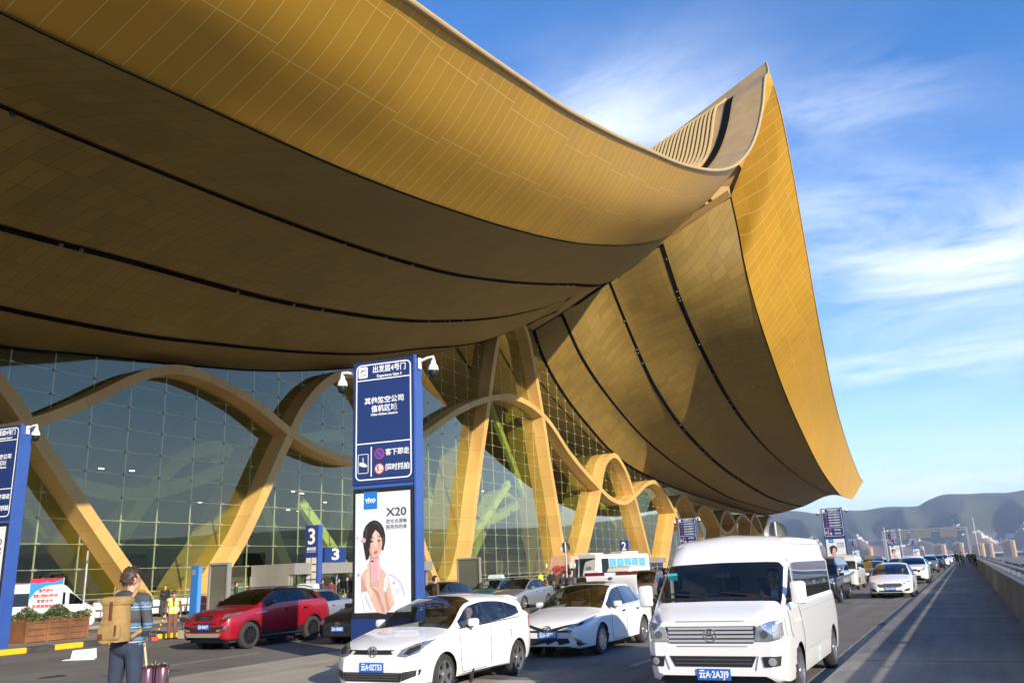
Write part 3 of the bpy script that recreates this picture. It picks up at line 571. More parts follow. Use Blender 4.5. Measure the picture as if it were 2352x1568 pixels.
# apartment blocks; sunlit orange and shaded grey put into the wall colours
MA = [mat('apartment_shade_wall', (.20, .19, .19), .8), mat('apartment_window', (.10, .11, .13), .3), mat('apartment_sunlit_render', (.52, .33, .17), .8)]
def tower(w, d, h):
    mb = MB(); mb.box((-w / 2, -d / 2, 0), (w / 2, d / 2, h), 2); mb.box((w / 2 - .2, -d / 2 - 5, 0), (w / 2 + 9, d / 2 - 3, h * .97), 2); mb.box((-4, -3, h), (4, 3, h + 5), 0)
    for lv in range(int(h // 3)):
        for k in range(int(w // 4.5)): mb.box((-w / 2 + 1 + k * 4.5, -d / 2 - .15, lv * 3 + .9), (-w / 2 + 3.4 + k * 4.5, -d / 2 + .05, lv * 3 + 2.4), 1)
        for k in range(2): mb.box((w / 2 + 8.9, -d / 2 - 3.5 + k * 5, lv * 3 + .9), (w / 2 + 9.15, -d / 2 - 1 + k * 5, lv * 3 + 2.4), 1)
    return mb.build('apartment_block', MA)
tp = tower(26, 16, 50); used = False
for i, (a0, r, sx) in enumerate([(-14.2, 3600, .8), (-13.2, 3650, .7), (-12.0, 3500, .8), (-11.2, 3550, .9), (-9.3, 3450, .85), (-8.5, 3500, .8), (-7.0, 3400, .9), (-5.55, 3380, .95), (-4.1, 3420, 1.), (-2.7, 3400, 1.), (-1.55, 3350, 1.1), (-.55, 3400, 1.), (.5, 3380, 1.), (1.0, 3600, .9), (2.05, 3360, 1.1), (3.2, 3400, 1.), (4.3, 3380, 1.), (5.6, 3300, 1.)]):
    o = tp if not used else tp.copy()
    if used: COL.objects.link(o)
    used = True; a = math.radians(a0 + .15); o.location = (r * math.sin(a), r * math.cos(a), GZ); o.rotation_euler = (0, 0, -.35); o.scale = (sx, 1, 1.0 + .06 * ((i * 7) % 3))
    tag(o, 'tall apartment block with sunlit orange end wall beyond the road', 'apartment block', 'row of apartment blocks at the foot of the hills')
# car-park building right of the parapet
b = empty('parking_building', (26, 150, GZ), 0, 'long low beige building with flat roof below the parapet', 'building')
mb = MB(); mb.box((14, 120, GZ), (60, 300, -5.5)); part(mb.build('wall', mat('beige_render', (.50, .42, .30), .8, 0, .1, .2)), b)
mb = MB(); mb.box((13, 119, -5.5), (61, 301, -4.6)); part(mb.build('roof', mat('pale_flat_roof', (.52, .47, .38), .8, 0, .15, .1)), b)
for y in range(122, 298, 6):
    if y < 260: mb = MB(); mb.box((13.85, y, -9.2), (14.02, y + 3.6, -6.8)); part(mb.build('window', MA[1]), b)
# ------------------------------------------------------------------ roadside sign towers
M_NAVY = mat('navy_sign_panel', (.010, .028, .13), .35, 0, .05, 2, coat=.25)
M_RED = mat('sign_red', (.55, .03, .04), .5); M_SKYB = mat('logo_blue', (.01, .17, .55), .4); M_POST = mat('poster_paper', (.66, .70, .74), .35, coat=.3)
M_GLETT = mat('dark_lettering', (.05, .055, .06), .5); M_SKIN = mat('poster_skin', (.62, .40, .31), .5); M_SKIN2 = mat('poster_skin_shade', (.48, .28, .22), .5); M_HAIR = mat('poster_hair', (.022, .017, .015), .5)
M_PINK = mat('poster_pink', (.66, .35, .38), .4); M_CLOTH = mat('poster_cloth', (.72, .73, .77), .5); M_LIP = mat('poster_lip', (.45, .13, .13), .5)
M_CAMW = mat('white_camera_shell', (.80, .80, .79), .3, coat=.3)
RZ90 = (math.pi / 2, 0, 0)
def flat(name, poly, y, m, parent, th=.003):
    mb = MB(); n = len(poly)
    mb.add([(p[0], y, p[1]) for p in poly], [tuple(range(n))]); o = mb.build(name, m, parent, fixn=False)
    me = o.data; bm = bmesh.new(); bm.from_mesh(me); bmesh.ops.triangulate(bm, faces=bm.faces[:])
    for f in bm.faces:
        if f.normal.y > 0: f.normal_flip()
    ex = bmesh.ops.extrude_face_region(bm, geom=bm.faces[:]); bmesh.ops.translate(bm, verts=[v for v in ex['geom'] if isinstance(v, bmesh.types.BMVert)], vec=(0, th * .9, 0)); bmesh.ops.recalc_face_normals(bm, faces=bm.faces[:]); bm.to_mesh(me); bm.free(); return o
def frame_line(x0, x1, z0, z1, w, r, seg=6):
    """closed rounded ring outline as prism polygon pairs"""
    def ring(x0, x1, z0, z1, r):
        out = []
        for cx, cz, a0 in ((x1 - r, z1 - r, 0), (x0 + r, z1 - r, 90), (x0 + r, z0 + r, 180), (x1 - r, z0 + r, 270)):
            for k in range(seg + 1): a = math.radians(a0 + 90 * k / seg); out.append((cx + r * math.cos(a), cz + r * math.sin(a)))
        return out
    return ring(x0, x1, z0, z1, r), ring(x0 + w, x1 - w, z0 + w, z1 - w, max(.01, r - w))
def ring_mesh(mb, outer, inner, y, th=.004):
    n = len(outer); V = [(p[0], y, p[1]) for p in outer] + [(p[0], y, p[1]) for p in inner] + [(p[0], y + th, p[1]) for p in outer] + [(p[0], y + th, p[1]) for p in inner]; F = []
    for i in range(n):
        j = (i + 1) % n; F += [(i, j, n + j, n + i), (2 * n + i, 3 * n + i, 3 * n + j, 2 * n + j), (i, 2 * n + i, 2 * n + j, j), (n + i, n + j, 3 * n + j, 3 * n + i)]
    mb.add(V, F)
def disc(c, r, n=20, sx=1.): return [(c[0] + sx * r * math.cos(2 * math.pi * k / n), c[1] + r * math.sin(2 * math.pi * k / n)) for k in range(n)]
def dome_camera(par, x, y, z, side):
    """bracket, white shell and dark dome as one camera part with its dome as sub-part"""
    mb = MB(); mb.box((x - .02 if side > 0 else x - .02, y - .05, z - .16), (x + .02, y + .05, z + .1)); mb.tube([(x, y, z + .02), (x + side * .20, y, z + .08), (x + side * .34, y, z + .09), (x + side * .36, y, z + .0)], .035, 8)
    mb.lathe([(.0, .02), (.05, .01), (.06, -.06), (.105, -.13), (.122, -.21), (.118, -.235)], 18, 'Z', (x + side * .34, y, z), close=False)
    o = mb.build('security_camera', M_CAMW, par, smooth=True)
    mb = MB(); mb.lathe([(.115, -.23), (.11, -.29), (.09, -.36), (.05, -.40), (0, -.415)], 18, 'Z', (x + side * .34, y, z)); mb.build('camera_dome', M_BLACK, o, smooth=True)
def sign_tower(Wd, kind, label):
    t = empty('sign_tower', (0, 0, 0), 0, label, 'sign', 'blue sign towers along the departures road'); d = .42; H = 6.52; yf = 0.
    mb = MB(); mb.box((0, .03, 0), (Wd, d, H - .02), 0, .015); mb.build('post_box', M_BLUES, t)
    mb = MB(); mb.box((-.01, 0, 3.66), (Wd + .0, .03, H), 0, .008); mb.build('sign_panel', M_NAVY, t)
    mb = MB(); mb.box((Wd - .03, -.02, 0), (Wd + .03, .06, H + .03), 0, .01); mb.build('edge_trim', M_BLUES, t)
    mb = MB(); mb.box((.02, -.012, .80), (Wd - .06, .03, 3.58), 0, .01); mb.build('poster_frame', M_BLACK, t)
    mb = MB(); mb.box((.0, -.004, .0), (Wd, .03, .80)); mb.build('base_panel', M_NAVY, t)
    yb = -.006; zs = 4.58; x1 = Wd - .09
    mb = MB(); ring_mesh(mb, *frame_line(.07, x1, 3.76, 6.45, .028, .13), yb); mb.build('sign_border', M_WHITE, t)
    mb = MB(); mb.box((.098, yb, 6.06), (x1 - .028, yb + .004, 6.085)); mb.build('sign_rule', M_WHITE, t)
    mb = MB(); mb.box((.098, yb, zs), (x1 - .028, yb + .004, zs + .025)); mb.build('sign_rule', M_WHITE, t)
    mb = MB(); mb.box((.46, yb, 3.84), (.485, yb + .004, 4.51)); mb.build('sign_rule', M_WHITE, t)
    # departure pictogram
    mb = MB(); ring = frame_line(.13, .37, 6.13, 6.40, .12, .04)[0]; flat('departure_icon', ring, yb, M_WHITE, t)
    flat('plane_symbol', [(.165, 6.285), (.19, 6.262), (.235, 6.285), (.215, 6.325), (.235, 6.335), (.275, 6.30), (.325, 6.32), (.33, 6.335), (.27, 6.325), (.235, 6.30), (.19, 6.275)], yb - .004, M_NAVY, t)
    flat('plane_symbol', [(.165, 6.20), (.335, 6.20), (.335, 6.212), (.165, 6.212)], yb - .004, M_NAVY, t)
    cx = (.37 + x1) / 2
    text('lettering', '出发层4号门' if kind == 'A' else '出发层2号门', .18, M_WHITE, t, (cx, yb, 6.30), .003, width=.84 * Wd / 1.575, ext=.002)
    text('lettering', 'Departures Gate 4' if kind == 'A' else 'Departures Gate 2', .095, M_WHITE, t, (cx, yb, 6.145), .002, width=.63 * Wd / 1.575, ext=.002)
    if kind == 'A':
        text('lettering', '其他航空公司', .165, M_WHITE, t, (.80, yb, 5.565), .003, width=1.0, ext=.002); text('lettering', '值机区域', .165, M_WHITE, t, (.80, yb, 5.37), .003, width=.66, ext=.002)
        text('lettering', 'Other Airlines Check-in', .075, M_WHITE, t, (.80, yb, 5.245), .002, width=.68, ext=.002)
    else:
        for k in range(5):
            z = 5.86 - k * .27; text('lettering', '航空公司值机区域', .15, M_WHITE, t, (Wd * .60, yb, z), .003, width=Wd * .56, ext=.002)
            flat('airline_mark', disc((Wd * .2, z), .075, 8) if k % 2 else [(Wd * .2 - .09, z - .06), (Wd * .2 + .09, z - .02), (Wd * .2 + .02, z + .08)], yb, M_RED if k else mat('sign_orange', (.7, .28, .03), .5), t)
    mb = MB(); ring_mesh(mb, *frame_line(.13, .40, 3.92, 4.36, .012, .03), yb); mb.build('camera_icon_frame', M_WHITE, t)
    flat('camera_icon', [(.17, 4.10), (.30, 4.06), (.335, 4.075), (.36, 4.05), (.365, 4.11), (.335, 4.115), (.33, 4.14), (.275, 4.155), (.27, 4.28), (.255, 4.28), (.255, 4.16), (.175, 4.18)], yb, M_WHITE, t)
    x = .68
    flat('no_stopping_symbol', disc((x, 4.34), .125), yb, M_RED, t); flat('no_stopping_symbol', disc((x, 4.34), .10), yb - .004, mat('symbol_blue', (.02, .06, .48), .5), t)
    flat('no_stopping_symbol', [(x - .085, 4.405), (x - .07, 4.42), (x + .085, 4.275), (x + .07, 4.26)], yb - .008, M_RED, t)
    flat('time_limit_symbol', disc((x, 4.0), .125), yb, M_RED, t); flat('time_limit_symbol', disc((x, 4.0), .10), yb - .004, mat('symbol_white', (.72, .68, .62), .5), t)
    text('time_limit_symbol', '5', .16, M_RED, t, (x - .03, yb - .008, 4.0), .004, ext=.002); text('time_limit_symbol', 'min', .04, M_RED, t, (x + .06, yb - .008, 3.97), .0, ext=.002)
    xr = (.83 + x1 - .05) / 2
    text('lettering', '客下即走', .16, M_WHITE, t, (xr, yb, 4.35), .003, width=.60, ext=.002); text('lettering', '超时抓拍', .16, M_WHITE, t, (xr, yb, 4.01), .003, width=.60, ext=.002)
    # poster: phone advertisement with a short-haired woman holding a pink phone
    k = (Wd - .24) / 1.335; yp = -.018
    P = lambda px, py: (.11 + (px - 100) / 630 * 1.335 * k, 3.47 - (py - (115 - 50 * (px - 100) / 630)) / 1310 * 2.55)
    poly = lambda pts: [P(*p) for p in pts]
    mb = MB(); mb.box((.09, yp, .92), (Wd - .13, -.012, 3.475)); po = mb.build('poster', M_POST, t)
    L = 0
    def lay(nm, pts, m_, lv): return flat(nm, poly(pts), yp - .003 * lv, m_, po)
    lay('poster_figure', [(400, 925), (455, 955), (482, 1040), (512, 1160), (548, 1300), (500, 1370), (440, 1420), (410, 1290), (425, 1180), (405, 1050), (385, 980)], M_SKIN, 1)
    lay('poster_figure', [(262, 860), (225, 925), (180, 975), (163, 1060), (168, 1180), (215, 1300), (260, 1395), (440, 1415), (405, 1290), (430, 1150), (420, 960), (380, 900), (375, 850)], M_SKIN, 2)
    lay('poster_figure', [(168, 1060), (172, 1195), (235, 1180), (215, 1120), (190, 1050)], M_SKIN2, 3)
    lay('poster_figure', [(172, 1200), (240, 1190), (300, 1330), (345, 1400), (215, 1400), (188, 1300)], M_CLOTH, 4)
    lay('poster_figure', [(432, 1050), (462, 990), (474, 1060), (470, 1120), (445, 1190), (422, 1160)], M_CLOTH, 4)
    lay('poster_figure', [(175, 985), (215, 925), (250, 925), (250, 940), (215, 945), (180, 1005)], M_CLOTH, 4)
    lay('poster_figure', [(385, 925), (420, 925), (465, 990), (455, 1005), (415, 945)], M_CLOTH, 4)
    lay('poster_hair', [(310, 405), (262, 425), (215, 470), (188, 540), (183, 620), (195, 720), (222, 850), (248, 838), (300, 700), (395, 700), (402, 730), (422, 735), (442, 650), (444, 570), (425, 490), (392, 440), (352, 412)], M_HAIR, 3)
    lay('poster_face', [(258, 640), (270, 560), (300, 530), (330, 512), (368, 545), (400, 600), (410, 660), (398, 740), (372, 795), (342, 826), (302, 826), (272, 790), (254, 720)], M_SKIN, 4)
    lay('poster_hair', [(250, 700), (240, 610), (262, 545), (300, 495), (335, 480), (330, 515), (300, 560), (275, 640), (266, 740)], M_HAIR, 5)
    lay('poster_brow', [(252, 610), (275, 595), (312, 600), (312, 608), (275, 605)], M_HAIR, 5); lay('poster_brow', [(352, 590), (385, 580), (398, 590), (385, 590)], M_HAIR, 5)
    lay('poster_eye', [(262, 640), (280, 630), (302, 636), (298, 652), (276, 655)], M_HAIR, 5); lay('poster_eye', [(352, 628), (372, 620), (390, 628), (376, 642)], M_HAIR, 5)
    lay('poster_nose', [(322, 700), (336, 715), (352, 706), (340, 720), (326, 720)], M_SKIN2, 5)
    lay('poster_lips', [(312, 760), (330, 742), (345, 738), (362, 745), (350, 772), (330, 782), (315, 775)], M_LIP, 5)
    lay('poster_neck', [(272, 795), (300, 828), (342, 828), (372, 800), (378, 850), (262, 870)], M_SKIN2, 3)
    lay('poster_phone', [(275, 838), (385, 828), (386, 1060), (275, 1082)], M_PINK, 6); lay('poster_phone', [(285, 850), (312, 848), (312, 864), (285, 866)], M_HAIR, 7)
    lay('poster_hand', [(272, 1085), (300, 1060), (365, 1078), (412, 1058), (424, 1120), (402, 1200), (392, 1262), (365, 1190), (300, 1150), (276, 1120)], M_SKIN, 7)
    SH2 = mat('poster_skin_light', (.72, .50, .40), .5); HL = mat('poster_hair_light', (.06, .045, .04), .5); CS = mat('poster_cloth_shade', (.50, .52, .60), .5)
    lay('poster_face', [(300, 560), (330, 535), (352, 560), (345, 640), (350, 700), (330, 712), (318, 660)], SH2, 4.6); lay('poster_face', [(362, 660), (392, 640), (396, 700), (375, 740)], mat('poster_blush', (.60, .33, .28), .5), 4.6)
    lay('poster_face', [(256, 660), (275, 690), (285, 760), (305, 812), (290, 815), (270, 785), (254, 720)], M_SKIN2, 4.4); lay('poster_face', [(300, 826), (342, 826), (368, 800), (352, 802), (325, 812)], M_SKIN2, 4.5)
    lay('poster_hair', [(290, 440), (340, 425), (385, 470), (405, 540), (398, 550), (370, 480), (330, 445)], HL, 5.4); lay('poster_hair', [(215, 500), (235, 470), (232, 560), (215, 680), (208, 600)], HL, 5.4); lay('poster_hair', [(405, 600), (430, 560), (432, 650), (415, 722), (402, 728), (412, 660)], HL, 5.4)
    lay('poster_figure', [(430, 1160), (448, 1150), (500, 1360), (470, 1390)], M_SKIN2, 2.5); lay('poster_figure', [(215, 1000), (250, 960), (262, 1060), (300, 1200), (280, 1260), (225, 1120)], SH2, 2.6); lay('poster_figure', [(320, 1180), (345, 1170), (425, 1330), (440, 1410), (410, 1400)], M_SKIN2, 2.7); lay('poster_figure', [(480, 1050), (500, 1130), (530, 1280), (515, 1290), (485, 1150)], SH2, 1.6)
    lay('poster_figure', [(200, 1230), (225, 1225), (300, 1370), (290, 1398), (235, 1320)], CS, 4.4); lay('poster_figure', [(445, 1060), (462, 1050), (455, 1150), (438, 1170)], CS, 4.4); lay('poster_phone', [(360, 832), (380, 830), (380, 1058), (360, 1062)], mat('poster_pink_light', (.74, .46, .48), .4), 6.4)
    for ex in (283, 371): lay('poster_eye', [(ex - 6, 640), (ex + 6, 636), (ex + 7, 646), (ex - 5, 650)], mat('poster_iris', (.10, .05, .03), .3), 5.4); lay('poster_eye', [(ex - 22, 628), (ex, 618), (ex + 22, 624), (ex, 622)], M_SKIN2, 5.2)
    for q_ in (1092, 1118): lay('poster_hand', [(278, q_), (330, q_ - 8), (372, q_ + 6), (372, q_ + 12), (330, q_), (280, q_ + 6)], M_SKIN2, 8)
    for (fx, fy, r_) in ((195, 632, 26), (122, 605, 12), (140, 1010, 16), (548, 1078, 13), (178, 1030, 12)): flat('poster_petal', disc(P(fx, fy), r_ / 470, 8), yp - .018, M_PINK, po)
    arc = [(470 + 190 * math.sin(a), 1215 - 225 * math.cos(a) * 1.0) for a in np.linspace(.05, 1.55, 14)]
    lay('poster_swash', arc + [(x_ - 7, y_ + 8) for x_, y_ in arc[::-1]], mat('poster_grey', (.40, .46, .54), .5), 2)
    for a_, b_ in (((545, 1222), (635, 1112)), ((560, 1165), (600, 1120)), ((575, 1160), (590, 1130))): lay('poster_signature', [a_, b_, (b_[0] + 4, b_[1] + 3), (a_[0] + 4, a_[1] + 3)], mat('poster_grey', (.40, .46, .54), .5), 1)
    lay('poster_logo', [(190, 92), (348, 80), (348, 278), (188, 290)], M_SKYB, 1)
    c = P(268, 178); text('poster_logo', 'vivo', .155, M_WHITE, po, (c[0], yp - .006, c[1]), .004, width=.26, ext=.002); c = P(268, 208); text('poster_logo', 'Camera & Music', .04, M_WHITE, po, (c[0], yp - .006, c[1]), 0, width=.2, ext=.002)
    c = P(572, 310); text('poster_text', 'X20', .25, M_GLETT, po, (c[0], yp - .004, c[1]), .004, width=.50 * k, ext=.002)
    c = P(572, 412); text('poster_text', '逆光也清晰', .105, M_GLETT, po, (c[0], yp - .004, c[1]), .0, width=.51 * k, ext=.002); c = P(572, 475); text('poster_text', '照亮你的美', .105, M_GLETT, po, (c[0], yp - .004, c[1]), .0, width=.51 * k, ext=.002)
    dome_camera(t, Wd + .04, .2, H - .12, 1); dome_camera(t, -.03, .12, H - .25, -1)
    return t
SA = sign_tower(1.575, 'A', 'tall blue gate 4 sign tower with phone poster, standing behind the white hatchback')
SA.location = (-12.02, 15.08, .14); SA.rotation_euler = (0, 0, math.radians(8.64))
s2 = copy_tree(SA); s2.location = (-27.75, 15.72, .15); s2.scale = (1.05,) * 3; s2['label'] = 'blue sign tower cut by the left edge beside the wooden planter'
SB = sign_tower(2.0, 'B', 'blue sign tower above the white van roof in front of gold ribs')
SB.location = (-27.3, 90.4, .15)
for loc, sc, lb in (((-12.3, 90.3, .14), 1., 'largest far sign tower, right of the white van'), ((-12.8, 178, .14), 1., 'far blue sign tower in front of the hills above the grey minivan'), ((-13.2, 268, .1), .94, 'smallest far sign tower with poster nearest the end of the road'), ((-27.6, 252, .15), 1., 'far blue sign tower behind the large one beside the cream van')):
    s_ = copy_tree(SB); s_.location = loc; s_.scale = (sc,) * 3; s_['label'] = lb
# ------------------------------------------------------------------ numbered pillars and small door signs
def gate_pillar(n, y, x=-39.4, H=5.35, W_=1.15):
    t = empty('gate_pillar', (x, y, .15), 0, 'tall blue pillar with white number %s beside its entrance' % n, 'sign', 'numbered pillars at the entrances')
    mb = MB(); mb.box((-W_, 0, 0), (0, .45, H), 0, .01); mb.build('pillar_body', M_BLUES, t); mb = MB(); mb.box((-W_ - .0, -.03, 0), (-.02, 0.0, H - .03), 0); mb.build('pillar_face', M_BLUE, t)
    text('pillar_number', n, 1.5, M_WHITE, t, (-W_ / 2, -.036, H - .82), .03, width=.62)
    text('lettering', '国内出发', .24, M_WHITE, t, (-W_ / 2, -.036, H - 1.62), .006, width=.8); text('lettering', 'Domestic Departures', .08, M_WHITE, t, (-W_ / 2, -.036, H - 1.8), .002, width=.8)
    for r in range(4):
        for c in range(2): mb = MB(); mb.box((-W_ + .12 + c * .49, -.045, H - 2.62 - r * .5), (-W_ + .54 + c * .49, -.03, H - 2.2 - r * .5), 0, .006); mb.build('airline_plate', mat('cream_plate', (.62, .58, .50), .5), t)
    return t
gate_pillar('3', 45.75); gate_pillar('2', 107.2, H=5.1)
def door_box(n, y0, y1, x, z0, z1, lb):
    t = empty('door_sign', (x, (y0 + y1) / 2, z0), 0, lb, 'sign')
    mb = MB(); mb.box((-.5, (y0 - y1) / 2, 0), (0, (y1 - y0) / 2, z1 - z0), 0, .01); mb.build('sign_box', M_BLUE, t); mb = MB(); mb.box((-.4, (y0 - y1) / 2 + .1, -.1), (-.3, (y0 - y1) / 2 + .2, .02)); mb.build('bracket', M_STEEL, t)
    text('sign_number', n, (z1 - z0) * 1.05, M_WHITE, t, (.006, 0, (z1 - z0) * .5), .03, rot=(math.pi / 2, 0, math.pi / 2), width=.8)
    return t
DB = door_box('3', 47.0, 49.3, -39.85, 2.98, 4.0, 'blue box sign with a white number on the canopy left of the phone poster'); door_box('2', 103.2, 106.3, -39.85, 2.6, 3.75, 'small far blue box sign with a white number behind the curtained coach')
# ------------------------------------------------------------------ street furniture
M_YEL = mat('bollard_yellow', (.75, .42, .02), .5); 
def bollard():
    t = empty('bollard', (0, 0, 0)); mb = MB(); mb.lathe([(0, 0), (.06, 0), (.055, .1), (.055, .86), (.04, .9), (0, .91)], 12); mb.build('post', M_BLACK, t, smooth=True)
    for k in range(4): mb = MB(); mb.lathe([(.057, .12 + .2 * k), (.061, .13 + .2 * k), (.061, .21 + .2 * k), (.057, .22 + .2 * k)], 12); mb.build('yellow_band', M_YEL, t, smooth=True)
    return t
BO = bollard(); fst = True
for x, y, lb in ((-31.0, 22.2, 'striped bollard beside the wooden planter and luggage trolley'), (-34.2, 42.1, 'striped bollard between the red car and the gate 3 pillar'), (-34.0, 27.6, 'striped bollard beside the blue kiosk above the red car bonnet'), (-33.5, 53.2, 'striped bollard behind the white hatchback roof')):
    o = BO if fst else copy_tree(BO); fst = False; o.location = (x, y, .15 if x < -37 or x > -30.6 else 0); tag(o, lb, 'bollard', 'yellow and black bollards')
# wooden planter
t = empty('planter_box', (-28.75, 19.35, .15), 0, 'brown wooden planter box full of green shrubs on the kerb island', 'planter')
MW = mat('stained_plank', (.20, .085, .035), .65, 0, .35, 2.5, bump=.3)
mb = MB()
for k in range(4): mb.box((-.55, -1.15, .02 + k * .2), (.55, 1.15, .21 + k * .2), 0, .01)
for y in (-1.17, -.4, .38, 1.09): mb.box((-.58, y, 0), (.58, y + .08, .84), 0, .008)
mb.build('planter_boards', MW, t)
mb = MB(); mb.box((-.5, -1.1, .70), (.5, 1.1, .78)); mb.build('soil', mat('soil', (.06, .045, .03), .9), t)
rr = random.Random(4)
def leaves(n, bx, by, z0, z1, s0, s1, rr):
    mb = MB()
    for i in range(n):
        x, y = rr.uniform(-bx, bx), rr.uniform(-by, by); z = z0 + (z1 - z0) * rr.random() * (1 - .5 * max(abs(x) / bx, abs(y) / by) ** 3) * (.7 + .3 * math.sin(y * 5 + x * 4)); s_ = rr.uniform(s0, s1)
        a, b = rr.uniform(0, 6.28), rr.uniform(-.5, 1.0); d = Vector((math.cos(a) * math.cos(b), math.sin(a) * math.cos(b), math.sin(b))) * s_; e = d.cross(Vector((rr.gauss(0, 1), rr.gauss(0, 1), rr.gauss(0, 1)))).normalized() * s_ * .35; p = Vector((x, y, z))
        mb.add([p - d, p + e, p + d, p - e], [(0, 1, 2, 3)], rr.randrange(3))
    return mb
ML = [mat('leaf_green', (.05, .10, .025), .6, 0, .3, 5), mat('leaf_pale', (.13, .16, .04), .6, 0, .3, 5), mat('leaf_dark', (.025, .06, .02), .6, 0, .3, 5)]
leaves(3600, .66, 1.22, .72, 1.22, .03, .075, rr).build('shrub_leaves', ML, t, fixn=False)
# luggage trolleys
M_TROL = mat('trolley_panel_white', (.72, .72, .74), .4); M_TRED = mat('trolley_panel_red', (.45, .05, .05), .4)
def trolley(pm):
    t = empty('luggage_trolley', (0, 0, 0)); mb = MB()
    for s_ in (-1, 1):
        mb.tube([(s_ * .28, -.25, 1.02), (s_ * .28, -.1, .95), (s_ * .27, .0, .18), (s_ * .24, .55, .15), (s_ * .1, .85, .16)], .018, 6)
        mb.tube([(s_ * .27, -.06, .6), (s_ * .25, .1, .6)], .012, 6)
    mb.tube([(-.28, -.25, 1.02), (.28, -.25, 1.02)], .02, 6); mb.tube([(-.27, 0, .2), (.27, 0, .2)], .015, 6); mb.tube([(-.25, .4, .16), (.25, .4, .16)], .015, 6); mb.tube([(-.27, -.05, .55), (.27, -.05, .55)], .012, 6)
    mb.build('frame', M_STEEL, t)
    mb = MB(); mb.box((-.26, -.16, .60), (.26, -.135, .96), 0, .01); mb.build('advert_panel', pm, t); mb = MB(); mb.box((-.24, -.03, .22), (.24, -.01, .5), 0, .01); mb.build('lower_panel', pm, t)
    for x, y in ((-.27, .02), (.27, .02), (0, .8)): mb = MB(); mb.lathe([(0, -.02), (.07, -.02), (.075, 0), (.07, .02), (0, .02)], 12, 'X', (x, y, .075)); mb.build('wheel', M_BLACK, t)
    return t
TW, TR_ = trolley(M_TROL), trolley(M_TRED); TW.location = (-28.9, 22.9, .15); TW.rotation_euler = (0, 0, 1.9)
tag(TW, 'single luggage trolley parked at the end of the wooden planter', 'luggage trolley')
TR_.location = (-31.2, 24.6, 0); TR_.rotation_euler = (0, 0, 1.8); tag(TR_, 'red panelled luggage trolley behind the man with the backpack', 'luggage trolley')
rr = random.Random(9); k = 0
for row, (ya, yb, src) in enumerate(((30.4, 37.4, TW), (42.2, 48.2, TW), (37.6, 42.0, TR_), (22, 29.6, TR_))):
    for y in np.arange(ya, yb, .62):
        c = copy_tree(src); c.location = (-41.3 + rr.uniform(-.1, .1), y, .15); c.rotation_euler = (0, 0, math.pi / 2 + rr.uniform(-.08, .08))
        tag(c, ['white panelled luggage trolley in the long row by the glass', 'white panelled trolley in the row beyond the kiosk', 'red panelled trolley in the row behind the worker in the vest', 'red panelled trolley in the row behind the wooden planter'][row], 'luggage trolley', 'luggage trolleys lined up along the glass front, row %s' % ['near the ribs', 'past the kiosk', 'behind the worker', 'behind the planter'][row])
for y in np.arange(62, 68, .62):
    c = copy_tree(TW); c.location = (-38.6 + rr.uniform(-.1, .1), y, .15); c.rotation_euler = (0, 0, math.pi / 2); tag(c, 'white luggage trolley in the row behind the green taxi', 'luggage trolley', 'luggage trolleys behind the green taxi')
# barrier rail along the forecourt
t = empty('barrier_rail', (-42.0, 60, .15), 0, 'pale metal barrier rail running along the foot of the glass front', 'barrier'); mb = MB()
mb.tube([(0, -50, 1.12), (0, -16.5, 1.12)], .04, 6); mb.tube([(0, 2.5, 1.12), (0, 42, 1.12)], .04, 6); mb.build('top_rail', M_STEEL, t)
for y in list(range(-50, -16, 3)) + list(range(3, 43, 3)): mb = MB(); mb.box((-.03, y, 0), (.03, y + .06, 1.12)); mb.build('rail_post', M_STEEL, t)
for y in list(range(-50, -18, 3)) + list(range(3, 40, 3)): mb = MB(); mb.box((-.008, y + .15, .12), (.008, y + 2.9, 1.0)); mb.build('rail_panel', glass_mat('rail_glass', (.55, .68, .62), 1.5, 1.2), t)
# kiosk: blue totem and grey poster case
t = empty('blue_totem', (-34.5, 31.0, 0), 0, 'slim bright blue totem standing left of the red car roof', 'totem sign'); mb = MB(); mb.box((-.5, 0, 0), (0, .28, 2.75), 0, .02); mb.build('totem_body', mat('bright_blue', (.02, .16, .52), .4), t); mb = MB(); mb.box((-.42, -.012, 2.3), (-.2, 0, 2.55)); mb.build('totem_mark', M_STEEL, t); mb = MB(); mb.box((.003, .04, .1), (.02, .24, 2.7)); mb.build('totem_edge', mat('pale_blue', (.10, .28, .62), .4), t)
def poster_case(x, y, w, h, lb):
    t = empty('poster_case', (x, y, .15 if x < -37 else 0), 0, lb, 'poster case'); mb = MB()
    for a, b in (((-w, 0, 0), (-w + .1, .28, h)), ((-.1, 0, 0), (0, .28, h)), ((-w + .1, 0, h - .12), (-.1, .28, h)), ((-w + .1, 0, .35), (-.1, .28, .5))): mb.box(a, b)
    mb.build('case_frame', M_GREY, t); mb = MB(); mb.box((-w + .1, .1, .5), (-.1, .16, h - .12)); mb.build('case_panel', mat('empty_case_back', (.10, .105, .08), .4, coat=.5), t)
    return t
poster_case(-36.2, 34.6, 1.5, 2.95, 'grey empty poster case standing beside the blue totem'); poster_case(-35.2, 60.6, 2.2, 3.05, 'grey empty poster case behind the white hatchback roof'); 
